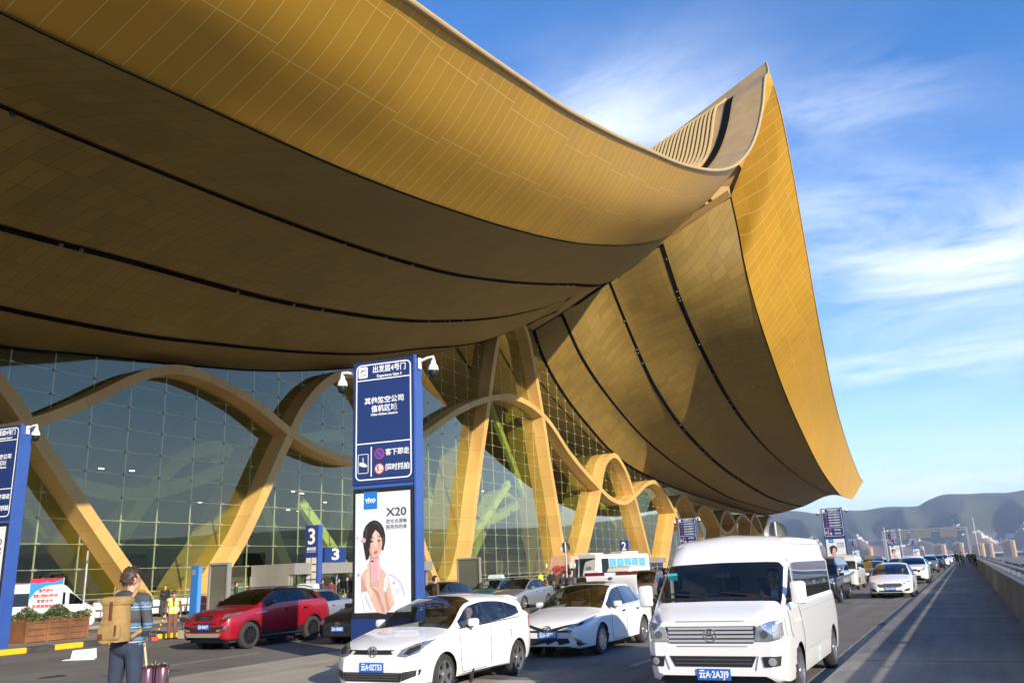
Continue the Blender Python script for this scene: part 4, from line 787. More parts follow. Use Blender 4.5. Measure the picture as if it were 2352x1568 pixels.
def notice(x, y, z, w, h, rz, lb, lines):
    t = empty('notice_board', (x, y, z), rz, lb, 'notice board'); mb = MB(); mb.box((-w / 2, 0, .25), (w / 2, .06, h), 0, .006); mb.build('board', mat('notice_white', (.74, .75, .78), .4), t); mb = MB()
    for s_ in (-1, 1): mb.box((s_ * w * .4 - .03, .05, 0), (s_ * w * .4 + .03, .12, h))
    mb.build('stand', M_STEEL, t)
    flat('board_header', [(-w / 2, h), (w / 2, h), (w / 2, h - .02 * h), (w * .2, h - .07 * h), (0, h - .05 * h), (-w * .25, h - .08 * h), (-w / 2, h - .06 * h)], -.004, mat('notice_red', (.60, .03, .09), .5), t)
    flat('board_header', [(-w / 2, h - .06 * h), (-w * .25, h - .08 * h), (0, h - .05 * h), (w * .2, h - .07 * h), (w / 2, h - .02 * h), (w / 2, h - .10 * h), (0, h - .12 * h), (-w * .3, h - .2 * h), (-w / 2, h - .34 * h)], -.004, mat('notice_blue', (.03, .30, .72), .5), t)
    for k in range(lines): text('lettering', ['温馨提示', '请旅客提前办理手续', '谢谢合作', '祝您旅途愉快'][k % 4], .13, M_RED, t, (0, -.008, h * .80 - k * .19), .003, width=w * (.45, .75, .5, .75)[k % 4])
    return t
notice(-31.4, 20.9, .0, 1.3, 2.28, math.radians(25), 'white notice board with red and blue header leaning before the white coach', 4)
notice(-36.6, 52.2, 0, 1.15, 2.5, math.radians(8), 'narrow white notice board with red and blue header beside the man in the brown jacket', 4)
def pole_mirror(x, y, h, r, lb, rz=0):
    t = empty('pole_mirror', (x, y, 0), rz, lb, 'mirror'); mb = MB(); mb.tube([(0, 0, 0), (0, 0, h)], .06, 10); mb.build('pole', M_STEEL, t, smooth=True)
    mb = MB(); mb.lathe([(0, .13), (r * .6, .10), (r, .02), (r * 1.03, .0)], 24, 'Y', (0, 0, h - r)); mb.build('mirror_dish', mat('mirror_back', (.33, .33, .31), .4, .3), t, smooth=True); return t
pole_mirror(-20.2, 44.6, 3.3, .30, 'round convex mirror on a pale pole in front of the coach'); pole_mirror(-6.25, 33.2, 3.2, .42, 'round mirror on a pole just behind the white van roof')
t = empty('camera_post', (-38.2, 27.4, .15), 0, 'thin pale post with a small camera beside the gold rib foot', 'camera post'); mb = MB(); mb.tube([(0, 0, 0), (0, 0, 3.4)], .055, 8); mb.build('post', M_STEEL, t); mb = MB(); mb.tube([(0, 0, 2.9), (.12, -.1, 3.05), (.14, -.1, 3.5)], .05, 6); mb.build('camera_arm', mat('bronze_clamp'), t)
# litter on the road: crushed white foam box
t = empty('foam_box', (-21.3, 15.35, 0), .35, 'flattened white foam box lying on the asphalt near the man', 'box'); mb = MB(); mb.prism([(-.30, .01), (-.25, .24), (.27, .27), (.30, .02)], 'Y', 0, .25); mb.build('box_body', mat('foam_white', (.78, .80, .84), .6), t); mb = MB(); mb.add([(-.42, -.16, .012), (.42, -.08, .012), (.42, .0, .03), (-.42, -.02, .03), (-.42, -.16, .004), (.42, -.08, .004), (.42, 0, .004), (-.42, -.02, .004)], [(0, 1, 2, 3), (4, 7, 6, 5), (0, 4, 5, 1), (1, 5, 6, 2), (2, 6, 7, 3), (3, 7, 4, 0)]); mb.build('box_flap', mat('foam_white'), t)
mb = MB(); mb.box((.05, -.004, .10), (.22, 0, .21)); mb.build('box_label', mat('label_grey', (.45, .5, .62), .6), t)
# overhead gantry far down the road
t = empty('sign_gantry', (-8, 330, 0), 0, 'grey overhead gantry with sign boards spanning the far end of the road', 'gantry'); mb = MB()
for x in (-17, 9.5): mb.box((x - .3, -.3, -8), (x + .3, .3, 10.4))
mb.box((-17, -.35, 9.3), (9.5, .35, 9.6)); mb.box((-17, -.35, 10.1), (9.5, .35, 10.4))
for x in range(-16, 9, 2): mb.tube([(x, 0, 9.4), (x + 1, 0, 10.3), (x + 2, 0, 9.4)], .08, 4)
mb.build('gantry_frame', mat('gantry_grey', (.25, .26, .27), .6), t)
for x in (-14.8, -7, 1.2): mb = MB(); mb.box((x, -.6, 7.2), (x + 5.4, -.4, 10.2)); mb.build('gantry_board', mat('board_back', (.16, .165, .17), .6), t)
for i, (x, y, h) in enumerate(((-15.2, 205, 8), (-15.5, 262, 8.5), (3.6, 300, 12.2))):
    t = empty('lamp_post', (x, y, 0), 0, ['pale lamp post beside the middle far sign tower', 'pale lamp post left of the smallest far sign tower', 'tall grey lamp post beyond the end of the parapet'][i], 'lamp post'); mb = MB(); mb.tube([(0, 0, -8), (0, 0, h)], .14, 8, r2=.08); mb.build('pole', M_STEEL, t); mb = MB(); mb.box((-1.2, -.12, h), (.2, .12, h + .1)); mb.build('lamp_head', M_GREY, t)
# ------------------------------------------------------------------ vehicles
G_CAR = glass_mat('car_glass', (.56, .60, .58), 1.5, 1.3, .01); G_TINT = glass_mat('tinted_car_glass', (.06, .065, .07), 1.52, 1.9, .01)
M_TYRE = mat('tyre_rubber', (.035, .033, .032), .8, 0, .3, 8); M_RIM_A = mat('alloy_silver', (.62, .62, .63), .28, .9); M_RIM_D = mat('alloy_dark', (.07, .07, .075), .35, .8)
M_TRIM = mat('black_trim', (.018, .018, .019), .45); M_CHROME = mat('chrome', (.75, .75, .76), .12, 1.); M_LAMP = mat('lamp_reflector', (.72, .74, .78), .12, .85, .25, 14); M_SEAT = mat('seat_cloth', (.10, .085, .07), .8); M_DASH = mat('dashboard', (.025, .025, .027), .6)
M_PLATE = mat('plate_blue', (.015, .12, .48), .4); M_FOGL = mat('fog_lens', (.55, .56, .58), .1, .6)
def paint(name, c, metal=0., rough=.3): return mat(name, c, rough, metal, .015, .8, coat=.8)
P_WHITE = paint('white_car_paint', (.80, .79, .77)); P_RED = paint('red_car_paint', (.40, .008, .022), .35); P_BLACK = paint('black_car_paint', (.010, .010, .011)); P_SILV = paint('silver_car_paint', (.42, .43, .45), .7, .35)
P_TEAL = paint('teal_car_paint', (.02, .16, .17), .3); P_CREAM = paint('cream_car_paint', (.66, .62, .52)); P_GREY = paint('grey_car_paint', (.16, .165, .17), .4); P_BROWN = paint('taupe_car_paint', (.22, .17, .13), .4); P_NAVY = paint('navy_car_paint', (.02, .03, .06), .3)
def K(*a): return pchip([p[0] for p in a], [p[1] for p in a])
def car(name, sp, paint_, label, cat='car', group=None, lod=0, glass=None, roofpaint=None, detail=None):
    """lofted body: section rows are functions of x (0 = front bumper, L = tail); y left/right, z up"""
    L, Wd = sp['L'], sp['W'] / 2; t = empty(name, (0, 0, 0), 0, label, cat, group)
    key = sorted(set([0, L] + sp['keys'])); dx = .09 if lod == 0 else .22
    xs = []
    for a, b in zip(key[:-1], key[1:]): n = max(1, int(round((b - a) / dx))); xs += [a + (b - a) * i / n for i in range(n)]
    xs = np.array(xs + [L])
    zb, zt, zs, zg = sp['zb'](xs), sp['zt'](xs), sp['zs'](xs), sp['zg'](xs)
    wp, wg = sp['wp'](xs) * Wd, sp['wg'](xs) * Wd
    zs = np.minimum(zs, zt - .012); zg = np.clip(zg, zs + .008, zt - .006); wg = np.minimum(wg, wp * .985)
    up = np.clip((zg - zs) / .25, 0, 1)
    crn = sp.get('crown', (.6, .72)); rows = []   # control rows from sill to roof centre
    for k, x in enumerate(xs):
        h = zs[k] - zb[k]; w = wp[k]; g_ = up[k]; cr_ = crn if crn[0] > .8 else (min(.86, max(.6, .6 + (zt[k] - zg[k] - .07) * 1.3)), .74)
        ty, tz = w - .055, zs[k] + .004 + .03 * g_; gy, gz = wg[k] + .012 * g_, zg[k] - .05 * g_
        rows.append([(w * .86, zb[k]), (w * .955, zb[k] + .03), (w * .985, zb[k] + .28 * h), (w, zb[k] + .55 * h), (w * .992, zb[k] + .80 * h), (w * .972, zs[k]), (min(w * .972 - .012, w * .95), tz), (gy, gz), (wg[k] - .035, zg[k]), (wg[k] * cr_[0], zg[k] + (zt[k] - zg[k]) * cr_[1]), (0, zt[k])])
    R = np.array(rows); nv = 3 if lod == 0 else 1
    # refine across (smooth), keep rows 6,7 exact (glass edges)
    seg = [np.array([0, 1]), np.array([1, 2, 3, 4, 5]), np.array([5, 6]), np.array([6, 7]), np.array([7, 8]), np.array([8, 9, 10])]
    cols = [R[:, 0]]; lab = [0]
    for sg in seg:
        m = nv if len(sg) > 2 or sg[0] == 6 else 1
        if sg[0] == 1: m = nv + 1
        tk = np.arange(len(sg)); tv = np.linspace(0, len(sg) - 1, (len(sg) - 1) * m + 1)[1:]
        P = R[:, sg]; out = np.zeros((len(xs), len(tv), 2))
        for i in range(len(xs)):
            for c in range(2): out[i, :, c] = pchip(tk, P[i, :, c])(tv) if len(sg) > 2 else np.interp(tv, tk, P[i, :, c])
        for j, tvj in enumerate(tv): cols.append(out[:, j]); lab.append(sg[0] + tvj)
    A = np.stack(cols, 1); nR = A.shape[1]
    V3 = np.zeros((len(xs), 2 * nR - 1, 3))
    for j in range(nR):
        V3[:, j] = np.stack([xs, A[:, j, 0], A[:, j, 1]], 1); V3[:, 2 * nR - 2 - j] = np.stack([xs, -A[:, j, 0], A[:, j, 1]], 1)
    # wheel arches: snap the grid to the circle, drop faces inside
    arches = [(x, sp['wr'] * 1.13, sp['wr'] * .98) for x in sp['wheels']]
    for (ax, ar, az) in arches:
        d = np.hypot(V3[:, :, 0] - ax, V3[:, :, 2] - az); low = np.minimum(np.arange(2 * nR - 1), 2 * nR - 2 - np.arange(2 * nR - 1)) < lab.index(5) if 5 in lab else True
        near = (np.abs(d - ar) < (.052 if lod == 0 else .1)) & (V3[:, :, 2] > az - .28) & low[None, :]
        f = np.where(near, ar / np.maximum(d, 1e-5), 1.); V3[:, :, 0] = ax + (V3[:, :, 0] - ax) * f; V3[:, :, 2] = az + (V3[:, :, 2] - az) * f
    nc = 2 * nR - 1; Vl = V3.reshape(-1, 3); F = []; MI = []; gl = {}
    ws, rw = sp['wind'], sp.get('rear')
    for i in range(len(xs) - 1):
        xm = (xs[i] + xs[i + 1]) / 2
        for j in range(nc - 1):
            jj = j if j < nR - 1 else nc - 2 - j; la = (lab[jj] + lab[jj + 1]) / 2; side = 1 if j < nR - 1 else -1
            q_ = V3[i:i + 2, j:j + 2].reshape(4, 3).mean(0); skip = False
            for (ax, ar, az) in arches:
                if la < 5 and math.hypot(q_[0] - ax, q_[2] - az) < ar * .995 and q_[2] > -1: skip = True
            if skip: continue
            f = (i * nc + j, i * nc + j + 1, (i + 1) * nc + j + 1, (i + 1) * nc + j)
            m_ = 'body'
            if la > 8 and ws[0] < xm < ws[1]: m_ = 'windscreen'
            elif la > 8 and rw and rw[0] < xm < rw[1]: m_ = 'rear_window'
            elif 6 < la < 7:
                for wi, (a, b) in enumerate(sp['side']):
                    if a < xm < b: m_ = ('side_window', wi, side)
                if m_ == 'body' and sp['side'][0][0] < xm < sp['side'][-1][1]: m_ = 'window_pillar'
            elif roofpaint and la > 7 and xm > ws[1] - .02: m_ = 'roof'
            gl.setdefault(m_, []).append(f)
    # end caps
    for i in (0, len(xs) - 1):
        for j in range(nR - 1):
            f = (i * nc + j, i * nc + nc - 1 - j, i * nc + nc - 2 - j, i * nc + j + 1); f = tuple(dict.fromkeys(f)); gl['body'].append(f if i else f[::-1])
    bvh = BVHTree.FromPolygons([Vector(v) for v in Vl], [f for fs in gl.values() for f in fs]); t_bvh[t.name] = bvh
    def sub(name_, faces, m_, par, off=0):
        idx = sorted({v for f in faces for v in f}); mp_ = {v: k for k, v in enumerate(idx)}
        o = mesh(name_, Vl[idx], [tuple(mp_[v] for v in f) for f in faces], m_, par, True); return o
    body = sub('body', gl['body'], paint_, t)
    try: body.data.set_sharp_from_angle(angle=math.radians(50))
    except Exception: pass
    for k_, fs in gl.items():
        if k_ == 'body': continue
        if k_ == 'windscreen': sub('windscreen', fs, G_CAR if glass != 'dark' else G_TINT, t)
        elif k_ == 'rear_window': sub('rear_window', fs, G_TINT, t)
        elif k_ == 'window_pillar': sub('window_pillar', fs, M_TRIM if sp.get('bpillar', True) else paint_, t)
        elif k_ == 'roof': sub('roof', fs, roofpaint, t)
        else:
            if k_[1] in sp.get('open', ()) and k_[2] < 0: continue
            sub('side_window', fs, G_TINT if (glass == 'dark' or (glass == 'reardark' and k_[1] > 0)) else G_CAR, t)
    # underbody and wheel wells
    mb = MB(); mb.box((.25, -Wd * .8, .2), (L - .25, Wd * .8, .34))
    for ax, ar, az in arches:
        for s_ in (-1, 1):
            y0, y1 = s_ * Wd * .45, s_ * Wd * .93; n = 14
            for k in range(n):
                a0, a1 = math.pi * (k / n * 1.2 - .1), math.pi * ((k + 1) / n * 1.2 - .1); p = [(ax + ar * 1.005 * math.cos(a), az + ar * 1.005 * math.sin(a)) for a in (a0, a1)]
                mb.add([(p[0][0], y0, p[0][1]), (p[1][0], y0, p[1][1]), (p[1][0], y1, p[1][1]), (p[0][0], y1, p[0][1])], [(0, 1, 2, 3)])
            mb.add([(ax + ar * math.cos(a), y0, az + ar * math.sin(a)) for a in np.linspace(0, 2 * math.pi, 16, endpoint=False)], [tuple(range(16))])
    mb.build('underbody', M_DASH, t)
    wheel_set(t, sp, Wd, lod)
    if lod < 2 and glass != 'dark': interior(t, sp, Wd)
    if detail: detail(t, bvh, sp, Wd, paint_)
    return t
t_bvh = {}
def wheel_set(t, sp, Wd, lod):
    r = sp['wr']; w = sp.get('tw', .2)
    for ax in sp['wheels']:
        for s_ in (-1, 1):
            y = s_ * (Wd - w / 2 - .025); mb = MB()
            mb.lathe([(r * .66, -w / 2 + .012), (r * .78, -w / 2), (r * .93, -w / 2 + .01), (r, -w / 2 + .045), (r, w / 2 - .045), (r * .93, w / 2 - .01), (r * .78, w / 2), (r * .66, w / 2 - .012)], 28 if lod == 0 else 16, 'Y', (ax, y, r), close=True)
            wh = mb.build('wheel', M_TYRE, t, smooth=True)
            mb = MB(); yo = y + s_ * (w / 2 - .03); rr_ = r * .67; mb.lathe([(rr_, 0), (rr_, .028 * s_), (rr_ * .93, .026 * s_), (rr_ * .9, 0)], 28 if lod == 0 else 16, 'Y', (ax, yo, r), close=True)
            ns = sp.get('spokes', 5)
            for k in range(ns if lod < 2 else 5):
                a = 2 * math.pi * k / ns + .3; ca, sa = math.cos(a), math.sin(a); wa, wb = (.22 if ns < 8 else .13), (.13 if ns < 8 else .09)
                q_ = [(rr_ * .16, wa * rr_), (rr_ * .96, wb * rr_ * 1.3), (rr_ * .96, -wb * rr_ * 1.3), (rr_ * .16, -wa * rr_)]
                P = [(ax + u * ca - v * sa, yo + s_ * (.02 if u > rr_ * .5 else .012), r + u * sa + v * ca) for u, v in q_]; Q = [(p[0], p[1] - s_ * .03, p[2]) for p in P]
                mb.add(P + Q, [(0, 1, 2, 3), (7, 6, 5, 4), (0, 4, 5, 1), (1, 5, 6, 2), (2, 6, 7, 3), (3, 7, 4, 0)])
            mb.lathe([(0, .022 * s_), (rr_ * .2, .02 * s_), (rr_ * .24, 0)], 14, 'Y', (ax, yo, r)); mb.build('rim', sp.get('rimmat', M_RIM_A), wh)
            mb = MB(); mb.lathe([(0, -s_ * .06), (rr_ * .92, -s_ * .06), (rr_ * .95, -s_ * .02)], 20, 'Y', (ax, yo, r)); mb.build('brake_disc', M_DASH, wh)
def interior(t, sp, Wd):
    x0, x1 = sp['wind']; zf = .36; mb = MB(); zc = float(sp['zs'](np.array([x0])[0:1])[0]); mb.box((x0 + .12, -Wd * .80, zc - .22), (x0 + .58, Wd * .80, zc - .035), 0, .03); mb.build('dashboard', M_DASH, t)
    mb = MB(); mb.lathe([(.17, -.015), (.19, 0), (.17, .015), (.155, 0)], 18, 'X', (x0 + .72, -Wd * .42, zc - .02), close=True); mb.build('steering_wheel', M_DASH, t)
    for r_, xs_ in enumerate(sp.get('seats', (x0 + 1.15, x0 + 2.0))):
        for s_ in (-1, 1):
            mb = MB(); zb_ = zc - .52; mb.box((xs_ - .5, s_ * Wd * .42 - .24, zb_), (xs_, s_ * Wd * .42 + .24, zb_ + .16), 0, .05); mb.prism([(xs_ - .03, zb_ + .1), (xs_ + .12, zb_ + .1), (xs_ + .25, zb_ + .66), (xs_ + .14, zb_ + .68)], 'Y', s_ * Wd * .42 - .23, s_ * Wd * .42 + .23)
            mb.box((xs_ + .15, s_ * Wd * .42 - .12, zb_ + .70), (xs_ + .25, s_ * Wd * .42 + .12, zb_ + .90), 0, .03); mb.build('seat', M_SEAT, t)
def cast(bvh, o, d):
    h = bvh.ray_cast(Vector(o), Vector(d)); return h[0] if h[0] is not None else None
def decal(name, poly, axis, bvh, m, parent, off=.006, side=1, cuts=2, thick=.012, x_end=None):
    """outline laid onto the body: axis 'F' = (y,z) seen from the front, 'S' = (x,z) seen from one side, 'T' = (x,y) from above"""
    bm = bmesh.new(); vs = [bm.verts.new((p[0], p[1], 0)) for p in poly]; bm.faces.new(vs); bmesh.ops.triangulate(bm, faces=bm.faces[:])
    for _ in range(cuts): bmesh.ops.subdivide_edges(bm, edges=[e for e in bm.edges if e.calc_length() > .05], cuts=1, use_grid_fill=False); bmesh.ops.triangulate(bm, faces=bm.faces[:])
    last = None; V = []; bm.verts.index_update()
    for v in bm.verts:
        a, b = v.co.x, v.co.y
        if axis == 'F': h = cast(bvh, (-2, a, b), (1, 0, 0)); V.append((h.x - off, a, b) if h else None)
        elif axis == 'S': h = cast(bvh, (a, side * 3, b), (0, -side, 0)); V.append((a, h.y + side * off, b) if h else None)
        else: h = cast(bvh, (a, b, 5), (0, 0, -1)); V.append((a, b, h.z + off) if h else None)
    F = [[v.index for v in f.verts] for f in bm.faces if all(V[v.index] is not None for v in f.verts)]; bm.free()
    if not F: return None
    V = [v if v is not None else (0, 0, 0) for v in V]; used = sorted({i for f in F for i in f}); mp_ = {v: k for k, v in enumerate(used)}
    me = bpy.data.meshes.new(name); me.from_pydata([V[i] for i in used], [], [tuple(mp_[i] for i in f) for f in F]); bm = bmesh.new(); bm.from_mesh(me)
    bmesh.ops.recalc_face_normals(bm, faces=bm.faces[:]); ctr = {'F': Vector((-1, 0, 0)), 'S': Vector((0, side, 0)), 'T': Vector((0, 0, 1))}[axis]
    for f in bm.faces:
        if f.normal.dot(ctr) < 0: f.normal_flip()
    ex = bmesh.ops.extrude_face_region(bm, geom=bm.faces[:]); bmesh.ops.translate(bm, verts=[v for v in ex['geom'] if isinstance(v, bmesh.types.BMVert)], vec=ctr * .004)
    bmesh.ops.recalc_face_normals(bm, faces=bm.faces[:]); bm.to_mesh(me); bm.free()
    o = link(name, me, m, parent); me.shade_smooth()
    try: me.set_sharp_from_angle(angle=math.radians(40))
    except Exception: pass
    return o
def both(name, poly, axis, bvh, m, par, **kw):
    if axis == 'F': decal(name, poly, 'F', bvh, m, par, **kw); return decal(name, [(-a, b) for a, b in poly], 'F', bvh, m, par, **kw)
    decal(name, poly, 'S', bvh, m, par, side=1, **kw); return decal(name, poly, 'S', bvh, m, par, side=-1, **kw)
def plate(t, bvh, z, s, w=.44, h=.14, m=None):
    xf = min([p.x for p in (cast(bvh, (-2, y, z), (1, 0, 0)) for y in (-.2, 0, .2)) if p] or [0]); mb = MB(); mb.box((xf - .022, -w / 2, z - h / 2), (xf - .008, w / 2, z + h / 2), 0, .004); p = mb.build('licence_plate', m or M_PLATE, t)
    if s: text('plate_characters', s, .115, M_WHITE, p, (xf - .024, 0, z), .003, width=w * .88, rot=(math.pi / 2, 0, -math.pi / 2), ext=.0015)
def mirrors(t, sp, Wd, m, z=None, x=None, big=False):
    x = x or sp['wind'][0] + .42; z = z or float(sp['zs'](np.array([x]))[0]) + .10
    for s_ in (-1, 1):
        mb = MB(); yc = s_ * (Wd + (.13 if big else .09)); a, b, c = (.05, .095, .065) if not big else (.06, .10, .15); mb.box((x - a, yc - b, z - c), (x + a, yc + b, z + c), 0, min(a, c) * .75); o = mb.build('wing_mirror', m, t, smooth=True)
        mb = MB(); mb.tube([(x + .02, s_ * (Wd - .06), z - .07), (x + .01, s_ * (Wd + .08), z - .05)], .03, 6); mb.build('mirror_arm', M_TRIM, o)
def handles(t, bvh, xs_, z, m):
    for x in xs_:
        for s_ in (-1, 1):
            h = cast(bvh, (x, s_ * 3, z), (0, -s_, 0))
            if h: mb = MB(); mb.box((x - .10, h.y - .012, z - .018), (x + .10, h.y + .012 + .018 * s_ if s_ > 0 else h.y + .012, z + .018)) if s_ > 0 else mb.box((x - .10, h.y - .03, z - .018), (x + .10, h.y + .012, z + .018)); mb.build('door_handle', m, t)
def seams(t, bvh, lines, m=None):
    """thin door shut lines"""
    for pts in lines:
        for s_ in (-1, 1):
            q_ = []
            for a, b in zip(pts[:-1], pts[1:]):
                for k in range(8): u = k / 8; x, z = a[0] + (b[0] - a[0]) * u, a[1] + (b[1] - a[1]) * u; h = cast(bvh, (x, s_ * 3, z), (0, -s_, 0)); q_.append((x, h.y + .001 * s_, z) if h else None)
            q_ = [p for p in q_ if p]
            if len(q_) > 2: mb = MB(); mb.tube(q_, .006, 4); mb.build('door_seam', M_TRIM, t)
def emblem(t, bvh, z, r, kind='ring'):
    h = cast(bvh, (-2, 0, z), (1, 0, 0)); xf = (h.x if h else 0) - .012; mb = MB(); n = 22
    mb.lathe([(r, -.012), (r * 1.0, .01), (r * .84, .01), (r * .84, -.012)], n, 'X', (xf, 0, z), close=True)
    def bar(p, q_, w):
        d = np.array(q_) - np.array(p); l = np.hypot(*d); e = np.array([-d[1], d[0]]) / l * w / 2; c = [np.array(p) - e, np.array(q_) - e, np.array(q_) + e, np.array(p) + e]; mb.add([(xf - .012, u[0] * r, z + u[1] * r) for u in c] + [(xf + .006, u[0] * r, z + u[1] * r) for u in c], [(0, 1, 2, 3), (7, 6, 5, 4), (0, 4, 5, 1), (1, 5, 6, 2), (2, 6, 7, 3), (3, 7, 4, 0)])
    if kind == 'VW':
        for a, b in (((-.34, .78), (0, .12)), ((.34, .78), (0, .12)), ((-.72, .42), (-.36, -.72)), ((-.36, -.72), (0, -.02)), ((0, -.02), (.36, -.72)), ((.36, -.72), (.72, .42))): bar(a, b, .17)
    elif kind == 'oval':
        mb.V = [(v[0], v[1] * 1.45, v[2]) for v in mb.V]; bar((-.9, .25), (.9, .25), .18); bar((0, .3), (0, -.75), .22)
    elif kind == 'peak':
        for a, b in (((-.55, -.5), (-.1, .55)), ((-.1, .55), (.05, -.1)), ((.05, -.1), (.35, .55)), ((.35, .55), (.6, -.5)), ((-.3, 0), (.5, 0))): bar(a, b, .2)
    mb.build('emblem', M_CHROME, t)
# ---- body shapes
def spec(**k): return k
SP_HATCH = spec(L=3.98, W=1.69, wr=.30, wheels=[.78, 3.24], keys=[.04, .12, .3, .78, 1.02, 1.2, 1.62, 1.85, 2.14, 2.24, 2.92, 3.0, 3.36, 3.62, 3.8, 3.93],
    zb=K((0, .24), (.1, .20), (.5, .20), (3.5, .21), (3.98, .30)), zt=K((0, .66), (.05, .72), (.3, .83), (.7, .93), (1.06, .995), (1.3, 1.15), (1.7, 1.36), (1.95, 1.43), (2.4, 1.445), (2.9, 1.435), (3.4, 1.385), (3.6, 1.335), (3.72, 1.25), (3.87, 1.0), (3.94, .90), (3.98, .78)),
    zs=K((0, .58), (.08, .64), (.35, .76), (1.0, .90), (2, .925), (2.9, .965), (3.2, 1.0), (3.5, 1.06), (3.7, 1.05), (3.98, .76)), zg=K((0, .62), (.3, .79), (1.02, .945), (1.1, .97), (1.62, 1.26), (1.85, 1.315), (2.3, 1.355), (2.75, 1.34), (3.1, 1.29), (3.35, 1.205), (3.5, 1.12), (3.6, 1.09), (3.85, .99), (3.98, .78)),
    wp=K((0, .66), (.04, .76), (.12, .88), (.3, .955), (.7, .99), (1.5, 1), (3, 1), (3.6, .97), (3.9, .88), (3.98, .80)), wg=K((0, .62), (.3, .86), (1.0, .90), (1.3, .86), (1.85, .745), (2.75, .75), (3.1, .80), (3.4, .87), (3.55, .91), (3.98, .90)),
    wind=(1.06, 1.92), side=[(1.26, 2.14), (2.24, 2.92), (3.0, 3.36)], rear=(3.62, 3.8), seats=(2.2, 3.05), spokes=5, open=())
SP_SEDAN = spec(L=4.62, W=1.775, wr=.315, wheels=[.93, 3.63], keys=[.04, .12, .32, .93, 1.2, 1.42, 1.9, 2.2, 2.42, 2.5, 3.28, 3.34, 3.62, 3.9, 4.1, 4.4, 4.56],
    zb=K((0, .24), (.1, .19), (.5, .19), (4.2, .21), (4.62, .34)), zt=K((0, .62), (.06, .68), (.3, .78), (.8, .90), (1.24, .985), (1.5, 1.12), (1.95, 1.34), (2.25, 1.43), (2.8, 1.475), (3.3, 1.44), (3.7, 1.32), (4.02, 1.14), (4.2, 1.09), (4.5, 1.06), (4.62, .86)),
    zs=K((0, .55), (.08, .60), (.35, .70), (1.2, .88), (2.2, .92), (3.4, .96), (4.1, 1.0), (4.5, .98), (4.62, .8)), zg=K((0, .58), (.3, .74), (1.2, .93), (1.3, .97), (1.9, 1.28), (2.2, 1.37), (2.8, 1.41), (3.3, 1.38), (3.62, 1.27), (3.95, 1.07), (4.2, 1.03), (4.62, .84)),
    wp=K((0, .60), (.04, .72), (.12, .85), (.32, .945), (.8, .99), (1.6, 1), (3.4, 1), (4.2, .96), (4.5, .88), (4.62, .80)), wg=K((0, .56), (.3, .84), (1.2, .89), (1.5, .85), (2.2, .73), (3.3, .71), (3.9, .74), (4.62, .72)),
    wind=(1.24, 2.16), side=[(1.46, 2.42), (2.5, 3.28), (3.34, 3.62)], rear=(3.42, 4.02), seats=(2.5, 3.4), spokes=10)
SP_SUV = spec(L=4.42, W=1.91, wr=.365, wheels=[.87, 3.53], keys=[.04, .12, .3, .87, 1.18, 1.4, 1.85, 1.98, 2.34, 2.42, 3.18, 3.26, 3.75, 4.0, 4.2, 4.36],
    zb=K((0, .36), (.1, .28), (.5, .28), (4, .30), (4.42, .42)), zt=K((0, .90), (.05, .985), (.3, 1.06), (.8, 1.135), (1.16, 1.18), (1.45, 1.36), (1.8, 1.54), (2.05, 1.61), (2.5, 1.64), (3.3, 1.615), (3.9, 1.55), (4.08, 1.46), (4.25, 1.2), (4.42, .97)),
    zs=K((0, .72), (.08, .84), (.35, .95), (1.2, 1.10), (2.2, 1.165), (3.4, 1.20), (4.1, 1.20), (4.42, .92)), zg=K((0, .76), (.3, .97), (1.16, 1.15), (1.3, 1.23), (1.8, 1.49), (2.05, 1.555), (2.6, 1.58), (3.3, 1.55), (3.8, 1.47), (4.0, 1.40), (4.2, 1.17), (4.42, .94)),
    wp=K((0, .74), (.04, .85), (.12, .92), (.3, .965), (.8, .995), (1.6, 1), (3.4, 1), (4.0, .97), (4.3, .9), (4.42, .84)), wg=K((0, .62), (.3, .85), (1.2, .89), (1.5, .85), (2.1, .75), (3.3, .72), (4.0, .70), (4.42, .72)),
    wind=(1.18, 1.98), side=[(1.40, 2.34), (2.42, 3.18), (3.26, 3.75)], rear=(4.0, 4.2), seats=(2.3, 3.2), spokes=10, rimmat=M_RIM_D, tw=.24)
SP_VAN = spec(crown=(.88, .80), L=5.32, W=1.88, wr=.335, wheels=[1.10, 4.38], keys=[.03, .1, .25, .5, .6, .68, .8, 1.1, 1.28, 1.36, 1.44, 1.9, 2.9, 3.9, 4.9, 5.0, 5.2, 5.29], bpillar=False,
    zb=K((0, .38), (.08, .31), (.5, .25), (4.9, .26), (5.32, .42)), zt=K((0, 1.06), (.06, 1.10), (.25, 1.18), (.45, 1.25), (.58, 1.33), (.9, 1.62), (1.12, 1.80), (1.3, 2.00), (1.5, 2.13), (1.85, 2.185), (4.4, 2.20), (5.1, 2.16), (5.25, 2.02), (5.32, 1.75)),
    zs=K((0, .95), (.08, 1.0), (.3, 1.08), (.6, 1.17), (1.0, 1.19), (3, 1.20), (5.1, 1.21), (5.32, 1.1)), zg=K((0, 1.0), (.25, 1.11), (.5, 1.21), (.62, 1.30), (.9, 1.53), (1.12, 1.70), (1.4, 1.79), (2, 1.80), (5.0, 1.80), (5.32, 1.5)),
    wp=K((0, .82), (.03, .885), (.1, .94), (.25, .97), (.6, .99), (1.5, 1), (4.9, 1), (5.15, .975), (5.32, .9)), wg=K((0, .76), (.3, .91), (.62, .95), (1.2, .925), (2, .92), (5, .915), (5.32, .86)),
    wind=(.54, 1.10), side=[(.68, 1.28), (1.44, 4.95)], rear=None, seats=(1.7, 2.9), spokes=6, tw=.2)
def shift(sp, **k): d = dict(sp); d.update(k); return d
